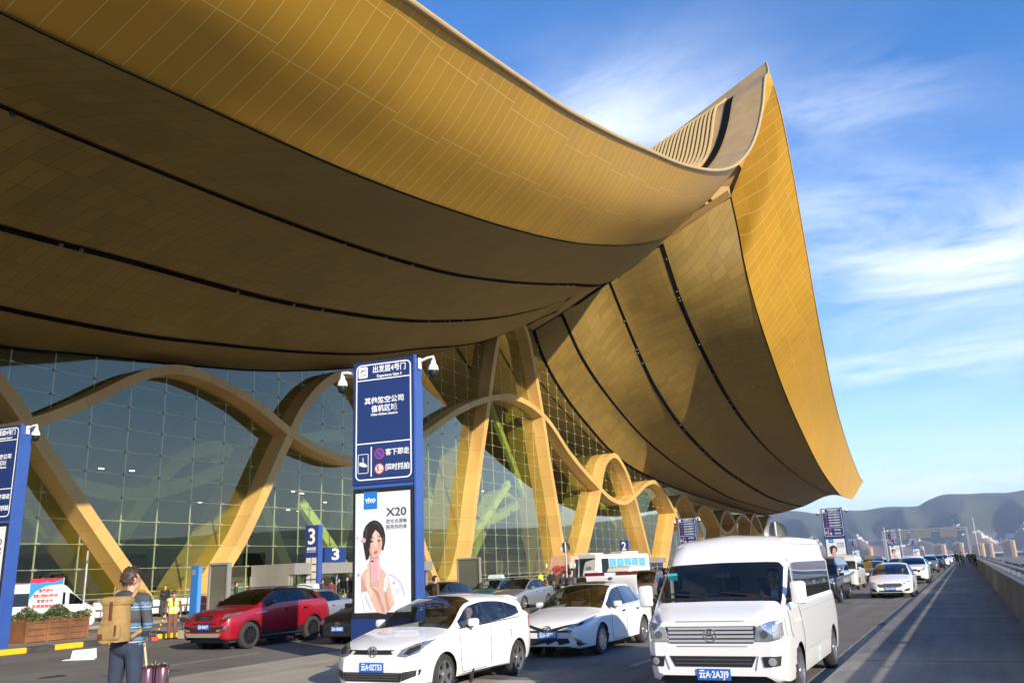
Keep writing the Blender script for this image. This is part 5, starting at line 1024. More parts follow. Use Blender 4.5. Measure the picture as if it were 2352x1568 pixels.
def scale_spec(sp, kx, kz, kw):
    d = dict(sp); d['L'] = sp['L'] * kx; d['W'] = sp['W'] * kw
    for n in ('zb', 'zt', 'zs', 'zg', 'wp', 'wg'):
        f = sp[n]; c = kz if n[0] == 'z' else 1.; d[n] = (lambda f, c: (lambda x: f(np.asarray(x) / kx) * c))(f, c)
    for n in ('keys', 'wheels', 'seats'): d[n] = [a * kx for a in sp[n]]
    d['wind'] = tuple(a * kx for a in sp['wind']); d['side'] = [(a * kx, b * kx) for a, b in sp['side']]; d['rear'] = tuple(a * kx for a in sp['rear']) if sp.get('rear') else None; return d
SP_MPV = scale_spec(SP_VAN, .96, .86, .98); SP_HIACE = scale_spec(SP_VAN, .95, .90, .97)
# ---- details
def d_hatch(t, b, sp, W, pm):
    decal('grille', [(-.60, .655), (.60, .655), (.58, .715), (-.58, .715)], 'F', b, M_TRIM, t); both('headlight', [(.46, .635), (.50, .73), (.66, .80), (.80, .835), (.815, .76), (.74, .66), (.60, .615)], 'F', b, M_LAMP, t, off=.012)
    both('headlight_lens', [(.55, .66), (.58, .73), (.72, .78), (.75, .72), (.64, .65)], 'F', b, M_DASH, t, off=.018)
    decal('lower_grille', [(-.52, .27), (.52, .27), (.55, .40), (-.55, .40)], 'F', b, M_TRIM, t)
    for z in (.30, .335, .37): decal('grille_bar', [(-.50, z), (.50, z), (.50, z + .012), (-.50, z + .012)], 'F', b, mat('dark_grey_bar', (.08, .08, .08), .4), t, off=.016, cuts=1)
    both('fog_surround', [(.54, .28), (.76, .36), (.78, .44), (.56, .41)], 'F', b, M_TRIM, t, off=.009); plate(t, b, .47, '云A·0ZT53'); emblem(t, b, .69, .085, 'VW')
    mirrors(t, sp, W, pm); handles(t, b, (2.0, 2.85), .82, pm); seams(t, b, [[(1.22, .88), (1.22, .5), (1.3, .27), (2.2, .27)], [(2.22, .9), (2.22, .27)], [(3.0, .9), (2.92, .62)]])
    both('sill_trim', [(1.15, .215), (2.9, .215), (2.9, .25), (1.15, .25)], 'S', b, M_TRIM, t); both('window_trim', [(1.2, .925), (3.3, .985), (3.3, .998), (1.2, .938)], 'S', b, M_TRIM, t)
    mb = MB(); mb.prism([(3.42, 1.375), (3.60, 1.345), (3.80, 1.30), (3.81, 1.28), (3.60, 1.30), (3.45, 1.34)], 'Y', -.54, .54); mb.build('roof_spoiler', pm, t)
    for s_ in (-1, 1): decal('tail_light', [(3.72, .78), (3.9, .80), (3.88, 1.0), (3.76, .98)], 'S', b, mat('tail_red', (.35, .01, .015), .2), t, side=s_, off=.008)
def d_sedan_x(t, b, sp, W, pm):    # slim-grille saloon with V-shaped nose
    decal('nose_band', [(-.70, .70), (-.42, .66), (0, .565), (.42, .66), (.70, .70), (.66, .655), (.4, .61), (.12, .525), (-.12, .525), (-.4, .61), (-.66, .655)], 'F', b, M_TRIM, t, off=.008)
    both('headlight', [(.44, .62), (.60, .67), (.80, .80), (.845, .82), (.83, .74), (.74, .66), (.56, .605)], 'F', b, M_LAMP, t, off=.012); both('headlight_lens', [(.60, .64), (.68, .70), (.76, .72), (.72, .66)], 'F', b, M_DASH, t, off=.018)
    decal('upper_grille', [(-.56, .515), (.56, .515), (.54, .555), (-.54, .555)], 'F', b, M_TRIM, t); decal('lower_grille', [(-.56, .22), (.56, .22), (.46, .40), (-.46, .40)], 'F', b, M_TRIM, t); both('chrome_blade', [(.46, .53), (.50, .54), (.60, .44), (.80, .27), (.74, .255), (.58, .41)], 'F', b, M_CHROME, t, off=.014)
    both('fog_lamp', disc((.69, .30), .055, 12), 'F', b, M_TRIM, t, off=.012); plate(t, b, .46, '云A·3E7A5'); emblem(t, b, .59, .062, 'oval')
    mirrors(t, sp, W, pm); handles(t, b, (2.22, 3.15), .83, M_CHROME); seams(t, b, [[(1.5, .86), (1.48, .5), (1.6, .25), (2.45, .25)], [(2.46, .9), (2.44, .25)], [(3.36, .92), (3.2, .6)]])
    both('window_trim', [(1.42, .905), (3.55, .975), (3.55, .988), (1.42, .918)], 'S', b, M_CHROME, t); decal('sunroof', [(2.28, -.42), (2.95, -.42), (2.95, .42), (2.28, .42)], 'T', b, P_BLACK, t)
    # raised boot lid
    mb = MB(); n = 9
    for k in range(n - 1):
        a0, a1 = k / (n - 1), (k + 1) / (n - 1); f = lambda a: (4.02 - .05 * a + .18 * a * a * 0 - .16 * math.sin(a * 2.0), 1.10 + .66 * a - .10 * a * a)
        (xa, za), (xb, zb_) = f(a0), f(a1); wa, wb = .62 + .08 * a0, .62 + .08 * a1; mb.add([(xa, -wa, za), (xa, wa, za), (xb, wb, zb_), (xb, -wb, zb_), (xa + .05, -wa, za), (xa + .05, wa, za), (xb + .05, wb, zb_), (xb + .05, -wb, zb_)], [(0, 3, 2, 1), (4, 5, 6, 7), (0, 4, 7, 3), (1, 2, 6, 5)] + ([(0, 1, 5, 4)] if k == 0 else []) + ([(3, 7, 6, 2)] if k == n - 2 else []))
    lid = mb.build('raised_boot_lid', pm, t, smooth=True); xe, ze = f(1.0)
    for s_ in (-1, 1): mb = MB(); mb.box((xe - .025, min(s_ * .16, s_ * .71), ze - .065), (xe + .06, max(s_ * .16, s_ * .71), ze + .012), 0, .01); mb.build('lid_light', mat('lid_red', (.16, .008, .012), .2), lid)
    mb = MB(); mb.sphere((f(.72)[0] - .01, 0, f(.72)[1]), (.012, .07, .035), 10); mb.build('lid_emblem', M_CHROME, lid)
def d_suv(t, b, sp, W, pm):
    decal('grille', [(-.64, .815), (.64, .815), (.62, .955), (-.62, .955)], 'F', b, M_TRIM, t)
    for z in (.85, .90): decal('grille_bar', [(-.56, z), (.56, z), (.56, z + .012), (-.56, z + .012)], 'F', b, mat('dark_grey_bar', (.08, .08, .08), .4), t, off=.016, cuts=1)
    both('headlight', [(.62, .84), (.64, .965), (.80, 1.0), (.91, 1.025), (.91, .95), (.80, .87)], 'F', b, M_LAMP, t, off=.012); decal('lower_grille', [(-.45, .70), (.45, .70), (.45, .745), (-.45, .745)], 'F', b, M_TRIM, t)
    decal('bumper_band', [(-.86, .50), (.86, .50), (.88, .68), (.4, .63), (-.4, .63), (-.88, .68)], 'F', b, M_TRIM, t, off=.008); both('fog_surround', [(.52, .52), (.82, .57), (.84, .66), (.78, .66), (.76, .60), (.52, .56)], 'F', b, M_CHROME, t, off=.016)
    decal('skid_plate', [(-.60, .37), (.60, .37), (.70, .47), (-.70, .47)], 'F', b, mat('silver_plate', (.42, .41, .38), .4, .5), t, off=.014); plate(t, b, .64, '云A·7H6Y7')
    both('side_cladding', [(1.28, .30), (3.08, .30), (3.10, .52), (2.6, .44), (1.6, .44), (1.30, .50)], 'S', b, M_TRIM, t); both('sill_step', [(1.3, .30), (3.1, .30), (3.1, .34), (1.3, .34)], 'S', b, M_RIM_A, t, off=.03); both('wing_vent', [(1.05, .93), (1.48, .965), (1.46, .99), (1.05, .95)], 'S', b, M_CHROME, t)
    for ax in sp['wheels']:
        R1, R2 = sp['wr'] * 1.12, sp['wr'] * 1.27; az = sp['wr'] * .98; A = np.linspace(-.1, math.pi + .1, 18)
        for s_ in (-1, 1):
            poly = [(ax + R1 * math.cos(a), az + R1 * math.sin(a)) for a in A] + [(ax + R2 * math.cos(a), az + R2 * math.sin(a)) for a in A[::-1]]; decal('arch_trim', poly, 'S', b, M_TRIM, t, side=s_, cuts=1, off=.008)
    mirrors(t, sp, W, P_BLACK); handles(t, b, (2.25, 3.08), 1.0, M_CHROME); seams(t, b, [[(1.42, 1.0), (1.40, .6), (1.5, .46)], [(2.38, 1.04), (2.36, .46)], [(3.2, 1.08), (3.05, .75)]])
    both('window_trim', [(1.40, 1.12), (2.2, 1.17), (3.9, 1.205), (3.9, 1.22), (2.2, 1.185), (1.40, 1.135)], 'S', b, M_CHROME, t); mb = MB()
    for s_ in (-1, 1): mb.tube([(1.95, s_ * .66, 1.60), (2.2, s_ * .665, 1.645), (3.4, s_ * .64, 1.645), (3.75, s_ * .63, 1.58)], .018, 6)
    mb.build('roof_rails', M_RIM_A, t); 
    for s_ in (-1, 1): mb = MB(); mb.box((.87 - .03, s_ * .86 - .02, .33), (.87 + .08, s_ * .86 + .02, .45)); mb.build('brake_caliper', mat('caliper_red', (.55, .04, .02), .4), t)
    decal('tail_light', [(4.05, .88), (4.3, .90), (4.3, 1.06), (4.08, 1.06)], 'S', b, mat('tail_red'), t, side=-1)
def d_van(t, b, sp, W, pm):
    decal('grille', [(-.55, .775), (.55, .775), (.60, .985), (-.60, .985)], 'F', b, M_TRIM, t, off=.004)
    for z in (.790, .842, .894, .944): decal('grille_bar', [(-.56, z), (.56, z), (.57, z + .032), (-.57, z + .032)], 'F', b, mat('grille_silver', (.55, .55, .55), .3, .4), t, off=.014, cuts=2)
    emblem(t, b, .875, .088, 'peak'); both('headlight', [(.575, .80), (.61, .975), (.75, 1.03), (.905, 1.05), (.92, .83), (.80, .80)], 'F', b, M_LAMP, t, off=.012)
    both('headlight_lens', disc((.70, .885), .05, 14), 'F', b, mat('lamp_dark', (.25, .26, .28), .15, .8), t, off=.02); both('headlight_rim', [(.80, .83), (.905, .85), (.895, 1.02), (.80, .98)], 'F', b, M_FOGL, t, off=.02)
    decal('lower_grille', [(-.50, .49), (.50, .49), (.57, .62), (-.57, .62)], 'F', b, M_TRIM, t)
    for z in (.525, .57): decal('grille_bar', [(-.50, z), (.50, z), (.50, z + .012), (-.50, z + .012)], 'F', b, mat('dark_grey_bar', (.08, .08, .08), .4), t, off=.014, cuts=1)
    both('fog_surround', [(.66, .49), (.85, .50), (.87, .62), (.64, .615)], 'F', b, M_TRIM, t, off=.01); both('fog_lamp', disc((.765, .555), .05, 14), 'F', b, M_FOGL, t, off=.02)
    both('bumper_insert', [(.555, .46), (.58, .46), (.63, .63), (.605, .63)], 'F', b, M_CAMW, t, off=.014); SG = mat('seam_grey', (.30, .30, .30), .6); decal('bumper_seam', [(-.9, .735), (.9, .735), (.9, .745), (-.9, .745)], 'F', b, SG, t, off=.004)
    decal('bonnet_seam', [(-.88, 1.045), (.88, 1.045), (.88, 1.053), (-.88, 1.053)], 'F', b, SG, t, off=.004)
    plate(t, b, .395, '云A·2A3J9'); mirrors(t, sp, W, pm, 1.36, .66, True)
    for y0, y1 in ((.15, .72), (-.62, -.05)): mb = MB(); mb.tube([(.565, y0, 1.335), (.63, y1, 1.385)], .012, 6); mb.build('wiper', M_TRIM, t)
    decal('cowl_panel', [(-.82, 1.285), (.82, 1.285), (.80, 1.325), (-.80, 1.325)], 'F', b, M_TRIM, t, off=.008)
    mb = MB(); mb.box((.93, .66, 1.56), (.935, .80, 1.66)); mb.build('windscreen_sticker', mat('sticker_cyan', (.05, .45, .55), .5), t); mb = MB(); mb.box((.72, -.62, 1.30), (.82, -.36, 1.33)); mb.build('red_cloth', mat('red_cloth', (.5, .02, .03), .7), t)
    both('roof_seam', [(1.5, 2.02), (4.9, 2.025), (4.9, 2.033), (1.5, 2.028)], 'S', b, SG, t, off=.003); seams(t, b, [[(1.38, 1.80), (1.40, 1.2), (1.48, .75), (1.42, .5)], [(.60, 1.15), (.62, .85), (.72, .78)]])
    both('side_crease', [(1.6, .56), (3.9, .56), (3.9, .566), (1.6, .566)], 'S', b, SG, t, off=.003); both('waist_crease', [(1.5, 1.08), (4.9, 1.10), (4.9, 1.108), (1.5, 1.088)], 'S', b, SG, t, off=.003)
    for k in range(2): decal('door_lettering', [(2.6, .42 - .12 * k), (2.85, .42 - .12 * k), (2.85, .50 - .12 * k), (2.6, .50 - .12 * k)], 'S', b, mat('faded_blue', (.45, .62, .74), .6), t, side=-1, off=.003)
    handles(t, b, (1.28,), .98, pm); mb = MB(); mb.tube([(.96, .0, 1.62), (.98, .0, 1.66)], .01, 6); mb.box((.95, -.10, 1.57), (.97, .10, 1.63), 0, .01); mb.build('inside_mirror', M_DASH, t)
def d_bg(num=None, kind='sedan'):
    def f(t, b, sp, W, pm):
        z0 = float(sp['zt'](np.array([.05]))[0]); k = z0 / .68
        decal('grille', [(-.48, .50 * k), (.48, .50 * k), (.52, .63 * k), (-.52, .63 * k)], 'F', b, M_TRIM, t); both('headlight', [(.52, .56 * k), (.56, .66 * k), (.74, .72 * k), (.80, .68 * k), (.74, .58 * k)], 'F', b, M_LAMP, t, off=.012)
        decal('lower_grille', [(-.5, .25 * k), (.5, .25 * k), (.48, .36 * k), (-.48, .36 * k)], 'F', b, M_TRIM, t); plate(t, b, .44 * k, num, m=M_PLATE); mirrors(t, sp, W, pm); handles(t, b, (sp['side'][0][1] - .2, sp['side'][1][1] - .2), float(sp['zs'](np.array([2.]))[0]) - .1, M_CHROME)
        if kind == 'VW': emblem(t, b, .57 * k, .07, 'VW')
    return f
def d_fusion(t, b, sp, W, pm):
    decal('grille', [(-.52, .54), (-.40, .46), (.40, .46), (.52, .54), (.44, .62), (-.44, .62)], 'F', b, mat('dark_grey_bar', (.08, .08, .08), .4), t); both('headlight', [(.52, .60), (.60, .66), (.80, .72), (.84, .68), (.66, .60)], 'F', b, M_LAMP, t, off=.012)
    mb = MB(); h = cast(b, (-2, -.72, .64), (1, 0, 0)); mb.box((h.x - .03, -.80, .615), (h.x + .02, -.56, .65)); mb.build('running_light', mat('lit_lamp', (1, 1, 1), .4, emit=(.8, .88, 1), emstr=3), t)
    decal('lower_grille', [(-.5, .26), (.5, .26), (.45, .33), (-.45, .33)], 'F', b, M_TRIM, t); both('fog_surround', [(.52, .28), (.80, .30), (.78, .42), (.62, .38)], 'F', b, M_TRIM, t); plate(t, b, .40, '云A·31B7S'); mirrors(t, sp, W, pm)
NEG = math.pi / 2
def put(t, xc, yfront, rz=0, z=0): t.location = (xc, yfront, z); t.rotation_euler = (0, 0, NEG + rz); return t
VAN = put(car('white_van', SP_VAN, P_WHITE, 'large high roof white van nearest the camera, driver visible behind the windscreen', 'van', glass='reardark', detail=d_van), -3.13, 11.35)
HAT = put(car('white_hatchback', SP_HATCH, P_WHITE, 'white hatchback in front of the sign tower with a driver at the side window', 'car', detail=d_hatch), -8.25, 10.86)
HAT['label'] = 'white hatchback in front of the sign tower with a driver at the side window'
SED = put(car('white_saloon', SP_SEDAN, P_WHITE, 'white saloon with raised boot lid between the hatchback and the van', 'car', glass='reardark', detail=d_sedan_x), -8.07, 16.68)
SUV = put(car('red_suv', SP_SUV, P_RED, 'bright red off-road car with black roof, parked left of the sign tower', 'car', glass='dark', roofpaint=P_BLACK, detail=d_suv), -19.25, 17.6)
put(car('black_saloon', SP_SEDAN, P_BLACK, 'black car behind the red one, half hidden by the sign tower', 'car', lod=1, glass='dark', detail=d_bg('云A·1BG83', 'VW')), -15.95, 19.4)
SIL = put(car('silver_saloon', SP_SEDAN, P_SILV, 'silver saloon with a red ribbon on its mirror above the hatchback roof', 'car', lod=1, detail=d_bg('云A·52M18', 'VW')), -20.3, 36.8)
for o in [c for c in SIL.children if c.name.startswith('licence')]:
    for cc in list(o.children): bpy.data.objects.remove(cc)
def taxi(t, sp):
    mb = MB(); z = float(sp['zt'](np.array([2.6]))[0]); mb.prism([(-.45, z), (.45, z), (.42, z + .17), (.30, z + .21), (-.30, z + .21), (-.42, z + .17)], 'X', 2.45, 2.75); mb.V = [(v[0], v[1], v[2]) for v in mb.V]; mb.build('roof_sign', mat('taxi_sign', (.62, .66, .70), .4), t)
t = put(car('taxi', SP_SEDAN, P_TEAL, 'teal taxi with a roof sign half hidden behind the silver saloon', 'taxi', lod=1, detail=d_bg()), -23.4, 39.5); taxi(t, SP_SEDAN)
t = put(car('taxi', SP_SEDAN, P_SILV, 'pale taxi whose roof sign shows above the red car', 'taxi', lod=1, glass='dark', detail=d_bg()), -23.3, 23.9); taxi(t, SP_SEDAN)
t = put(car('dark_saloon', SP_SEDAN, P_NAVY, 'dark saloon facing away behind the man in the brown jacket', 'car', lod=1, glass='dark'), -22.6, 38.2); t.rotation_euler = (0, 0, -NEG)
t = put(car('taxi', SP_SEDAN, P_TEAL, 'dark teal taxi with roof sign in front of the coach', 'taxi', lod=1, detail=d_bg()), -18.3, 41.2); taxi(t, SP_SEDAN)
put(car('white_saloon', SP_SEDAN, P_WHITE, 'white saloon just behind the man in the grey jacket', 'car', lod=1, detail=d_bg()), -15.1, 33.4)
put(car('cream_van', SP_MPV, P_CREAM, 'cream people carrier with dusty roof behind the raised boot lid', 'van', lod=1, detail=d_bg()), -20.6, 52.6)
put(car('taupe_saloon', SP_SUV, P_BROWN, 'taupe brown car right behind the raised boot lid', 'car', lod=1, glass='reardark', detail=d_bg()), -11.3, 29.8)
put(car('black_minivan', SP_MPV, P_BLACK, 'black minivan immediately behind the white van', 'van', lod=1, glass='reardark', detail=d_bg()), -5.75, 37.4)
put(car('cream_van', SP_HIACE, P_CREAM, 'cream white van behind the black minivan', 'van', lod=1, detail=d_bg()), -6.5, 51.8)
FUS = put(car('white_saloon', scale_spec(SP_SEDAN, 1.05, 1.0, 1.04), P_WHITE, 'pearl white saloon with oval grille beside the edge line', 'car', lod=1, detail=d_fusion), -3.15, 40.9)
bgs = [('white_crossover', SP_SUV, P_WHITE, 'white crossover with dark windscreen behind the pearl saloon', -3.2, 59.6, 'dark'), ('dark_suv', SP_SUV, P_GREY, 'dark blue grey off-road car with bright lamps far down the edge lane', -3.5, 93.6, 'dark'), ('black_saloon', SP_SUV, P_BLACK, 'black car behind the dark grey off-road car', -3.3, 112, 'dark'), ('white_suv', SP_SUV, P_WHITE, 'farthest white off-road car before the walkers', -3.1, 130, 'dark'), ('grey_minivan', SP_MPV, P_GREY, 'grey minivan in the middle lane below the second far sign', -7.6, 84, None), ('dark_saloon', SP_SEDAN, P_NAVY, 'small dark saloon in the middle lane beside the white crossover', -6.3, 68, 'dark'), ('taxi', SP_SEDAN, P_TEAL, 'teal taxi behind the white crossover', -3.4, 71, None), ('grey_saloon', SP_SEDAN, P_GREY, 'far grey saloon behind the grey minivan', -7.4, 108, 'dark'), ('white_saloon', SP_SEDAN, P_WHITE, 'farthest white saloon at the end of the road', -3.2, 178, 'dark'), ('teal_saloon', SP_SEDAN, P_TEAL, 'far teal car between the walkers at the road end', -2.9, 205, 'dark')]
for nm, sp, pm, lb, x, y, gl_ in bgs:
    t = put(car(nm, sp, pm, lb, 'car', lod=1, glass=gl_, detail=d_bg()), x, y)
    if nm == 'taxi': taxi(t, sp)
# left white coach behind the planter, seen side on
SP_BUS = scale_spec(SP_VAN, 1.12, 1.0, 1.05)
t = put(car('white_minibus', SP_BUS, P_WHITE, 'white minibus with dark side windows behind the planter at the left edge', 'minibus', lod=1, glass='dark'), -35.6, 25.6); t.rotation_euler = (0, 0, -NEG)
# coaches
def coach(L, W_, H, pm, label, curtains, z0=.35):
    t = empty('coach', (0, 0, 0), 0, label, 'coach'); sec = [(W_ * .94, z0), (W_, z0 + .3), (W_, 1.2), (W_ * .985, H - .35), (W_ * .93, H - .08), (W_ * .8, H)]; n = len(sec)
    xs_ = [0, .12, .4, L - .3, L]; wk = [.86, .95, 1, 1, .93]; V = []; F = []; ring = sec + [(-a, b) for a, b in sec[::-1]]; m_ = len(ring)
    for x, k in zip(xs_, wk): V += [(x + (.10 if z > 1.2 and x < .1 else 0) + max(0, z - 2) * (.14 if x < .3 else 0), y * k, z) for y, z in ring]
    for i in range(4): F += [(i * m_ + j, i * m_ + (j + 1) % m_, (i + 1) * m_ + (j + 1) % m_, (i + 1) * m_ + j) for j in range(m_)]
    F += [tuple(range(m_)), tuple(4 * m_ + j for j in range(m_))[::-1]]; mb = MB(); mb.add(V, F); mb.build('body', pm, t)
    bv = BVHTree.FromPolygons([Vector(v) for v in V], F); decal('windscreen', [(-W_ * .82, 1.15), (W_ * .82, 1.15), (W_ * .80, H - .3), (-W_ * .80, H - .3)], 'F', bv, mat('coach_screen', (.012, .02, .02), .08, coat=1), t, off=.01)
    cm = mat('curtain_blue', (.12, .36, .55), .5, 0, .2, 6, coat=.6)
    k = 6
    for s_ in (-1, 1):
        for i in range(k):
            a = .75 + (L - 1.3) * i / k; decal('side_window', [(a, 1.25), (a + (L - 1.3) / k - .06, 1.25), (a + (L - 1.3) / k - .06, H - .36), (a, H - .36)], 'S', bv, cm if curtains and i > 0 else mat('coach_screen'), t, side=s_, off=.01, cuts=1)
        mb = MB(); mb.sphere((-.12, s_ * (W_ + .12), H - .8), (.07, .09, .22), 10); mb.build('wing_mirror', P_WHITE, t, smooth=True)
        for wx in (L * .2, L * .76): mb = MB(); mb.lathe([(0, -.14), (.44, -.14), (.47, -.1), (.47, .1), (.44, .14), (0, .14)], 18, 'Y', (wx, s_ * (W_ - .15), .47)); mb.build('wheel', M_TYRE, t, smooth=True)
    mb = MB(); mb.box((.55 * L, -.7, H), (.86 * L, .7, H + .22), 0, .06); mb.build('roof_unit', P_CREAM, t); both('headlight', [(W_ * .55, .62), (W_ * .86, .62), (W_ * .86, .78), (W_ * .55, .78)], 'F', bv, M_LAMP, t); decal('bumper_band', [(-W_ * .8, .40), (W_ * .8, .40), (W_ * .8, .5), (-W_ * .8, .5)], 'F', bv, M_TRIM, t)
    return t, bv
t, bv = coach(7.2, 1.1, 2.92, P_WHITE, 'white coach with pale blue curtained side windows and cream roof unit', True); put(t, -28.6, 67.2); t.rotation_euler = (0, 0, NEG - math.radians(20))
t, bv = coach(8.5, 1.2, 3.0, mat('peach_coach_paint', (.62, .38, .26), .4, coat=.5), 'peach coloured coach with red characters on its front beside the curtained coach', False); put(t, -32.6, 70.5); t.rotation_euler = (0, 0, NEG - math.radians(6))
text('coach_lettering', '昆明', .75, M_RED, t, (-.02, -.1, 1.75), .02, rot=(math.pi / 2, 0, -math.pi / 2))
for c in list(t.children):
    if c.name.startswith('windscreen'): bpy.data.objects.remove(c)
# small parked cars on the lower ground right of the parapet
pc = car('parked_car', SP_SEDAN, P_WHITE, None, None, lod=2, glass='dark'); rr = random.Random(31); first_ = True
for c in list(pc.children):
    if c.name.split('.')[0] in ('underbody', 'window_pillar'): bpy.data.objects.remove(c)
for i in range(46):
    c = pc if first_ else copy_tree(pc); first_ = False; c.location = (5.2 + (i % 5) * 2.7 + rr.uniform(-.2, .2), 62 + (i // 5) * 6.2, -7.0); c.rotation_euler = (0, 0, NEG); tag(c, 'white car parked in rows on the lower deck right of the parapet', 'car', 'cars parked below the parapet')
mb = MB(); mb.box((2.4, 40, -7.6), (60, 118, -7.0)); o = struct(mb.build('parking_deck', M_CONC))
# ------------------------------------------------------------------ people
SKIN = mat('skin', (.52, .30, .20), .55, 0, .06, 20); LIPS = mat('lips', (.36, .13, .11), .5); EYE = mat('eye_dark', (.03, .022, .02), .3)
HAIRB = mat('black_hair', (.014, .012, .011), .5, 0, .3, 40); HAIRBR = mat('brown_hair', (.05, .027, .016), .55, 0, .5, 30)
CL = {'black': (.014, .014, .016), 'charcoal': (.045, .045, .05), 'grey': (.10, .10, .105), 'brown': (.07, .045, .03), 'navy': (.02, .025, .05), 'jeans': (.028, .042, .075), 'maroon': (.14, .03, .04), 'purple': (.10, .05, .09), 'khaki': (.20, .15, .08), 'rust': (.17, .075, .045), 'white': (.70, .70, .70), 'vest': (.50, .72, .06), 'reflect': (.55, .56, .56), 'red': (.55, .03, .03), 'pink': (.5, .25, .22), 'stripe_blue': (.10, .22, .40), 'stripe_white': (.36, .38, .42), 'marl': (.065, .065, .073), 'shirt': (.62, .62, .64), 'shoe': (.02, .018, .017), 'camo': (.20, .21, .27), 'green': (.05, .08, .05)}
def cloth(k): return mat('cloth_' + k, CL[k], .85, 0, .2, 9, bump=.5)
SMALL = False
def body_mesh(prims, voxel, name, parent, matfn):
    """one continuous surface from tapered limbs; every face takes the material of the nearest limb"""
    mb = MB()
    for p in prims:
        if p[0] == 'c':
            _, a, b, ra, rb, _l = p; a, b = Vector(a), Vector(b); n = 5
            mb.tube([tuple(a + (b - a) * (k / n)) for k in range(n + 1)], [ra + (rb - ra) * k / n for k in range(n + 1)], 12); mb.sphere(tuple(a), ra, 12); mb.sphere(tuple(b), rb, 12)
        else: mb.sphere(p[1], tuple(p[2]), 14)
    me = bpy.data.meshes.new(name + '_raw'); me.from_pydata(mb.V, [], mb.F); o = bpy.data.objects.new(name + '_raw', me); COL.objects.link(o)
    md = o.modifiers.new('r', 'REMESH'); md.mode = 'VOXEL'; md.voxel_size = voxel; md.use_smooth_shade = True; ms = o.modifiers.new('s', 'SMOOTH'); ms.factor = .5; ms.iterations = 2
    out = bpy.data.meshes.new_from_object(o.evaluated_get(bpy.context.evaluated_depsgraph_get())); bpy.data.objects.remove(o); bpy.data.meshes.remove(me)
    n = len(out.polygons); c = np.empty(n * 3, dtype=np.float32); out.polygons.foreach_get('center', c); c = c.reshape(-1, 3).astype(float); D = []
    for p in prims:
        if p[0] == 'c':
            a, b = np.array(p[1]), np.array(p[2]); d = b - a; t = np.clip(((c - a) @ d) / max(1e-9, d @ d), 0, 1); D.append(np.linalg.norm(c - a - t[:, None] * d, axis=1) - (p[3] + (p[4] - p[3]) * t))
        else: r = np.array(p[2]); q = (c - np.array(p[1])) / r; l = np.linalg.norm(q, axis=1); D.append((l - 1) * r.min())
    near = np.argmin(np.stack(D, 1), 1); labs = [p[-1] for p in prims]; keys = []; mi = np.zeros(n, dtype=np.int32)
    for i in range(n):
        k = matfn(labs[near[i]], c[i])
        if k not in keys: keys.append(k)
        mi[i] = keys.index(k)
    out.materials.clear(); out.name = name
    for k in keys: out.materials.append(k if isinstance(k, bpy.types.Material) else cloth(k))
    out.polygons.foreach_set('material_index', mi); out.shade_smooth(); ob = bpy.data.objects.new(name, out); COL.objects.link(ob); ob.parent = parent; return ob
# poses: facing -Y, right hand at -X, 1.75 m tall
STAND = dict(shR=(-.185, .0, 1.43), elR=(-.235, .03, 1.14), wrR=(-.235, -.05, .90), shL=(.185, 0, 1.43), elL=(.235, .03, 1.14), wrL=(.235, -.05, .90), hipR=(-.09, 0, .93), knR=(-.10, -.02, .50), anR=(-.105, .02, .09), hipL=(.09, 0, .93), knL=(.10, -.02, .50), anL=(.105, .02, .09), chest=(0, 0, 1.27), neck=(0, .0, 1.46), head=(0, -.01, 1.64), turn=0.)
POSES = {'stand': {}, 'clasp': dict(elR=(-.24, .02, 1.15), wrR=(-.07, -.19, .98), elL=(.24, .02, 1.15), wrL=(.07, -.19, 1.0)), 'phone': dict(elR=(-.22, -.02, 1.15), wrR=(-.10, -.26, 1.22), head=(0, -.06, 1.62)),
         'walk': dict(knR=(-.10, -.20, .52), anR=(-.10, -.26, .10), knL=(.10, .06, .50), anL=(.10, .30, .14), elR=(-.23, .13, 1.15), wrR=(-.22, .16, .92), elL=(.23, -.08, 1.15), wrL=(.2, -.22, .95)),
         'push': dict(elR=(-.22, -.02, 1.15), wrR=(-.18, -.30, 1.10), elL=(.22, -.02, 1.15), wrL=(.18, -.30, 1.10)), 'lean': dict(chest=(0, -.10, 1.25), neck=(0, -.22, 1.40), head=(0, -.30, 1.56), shR=(-.18, -.18, 1.38), shL=(.18, -.18, 1.38), elR=(-.24, -.28, 1.14), wrR=(-.2, -.42, 1.0), elL=(.24, -.28, 1.14), wrL=(.2, -.42, 1.0))}
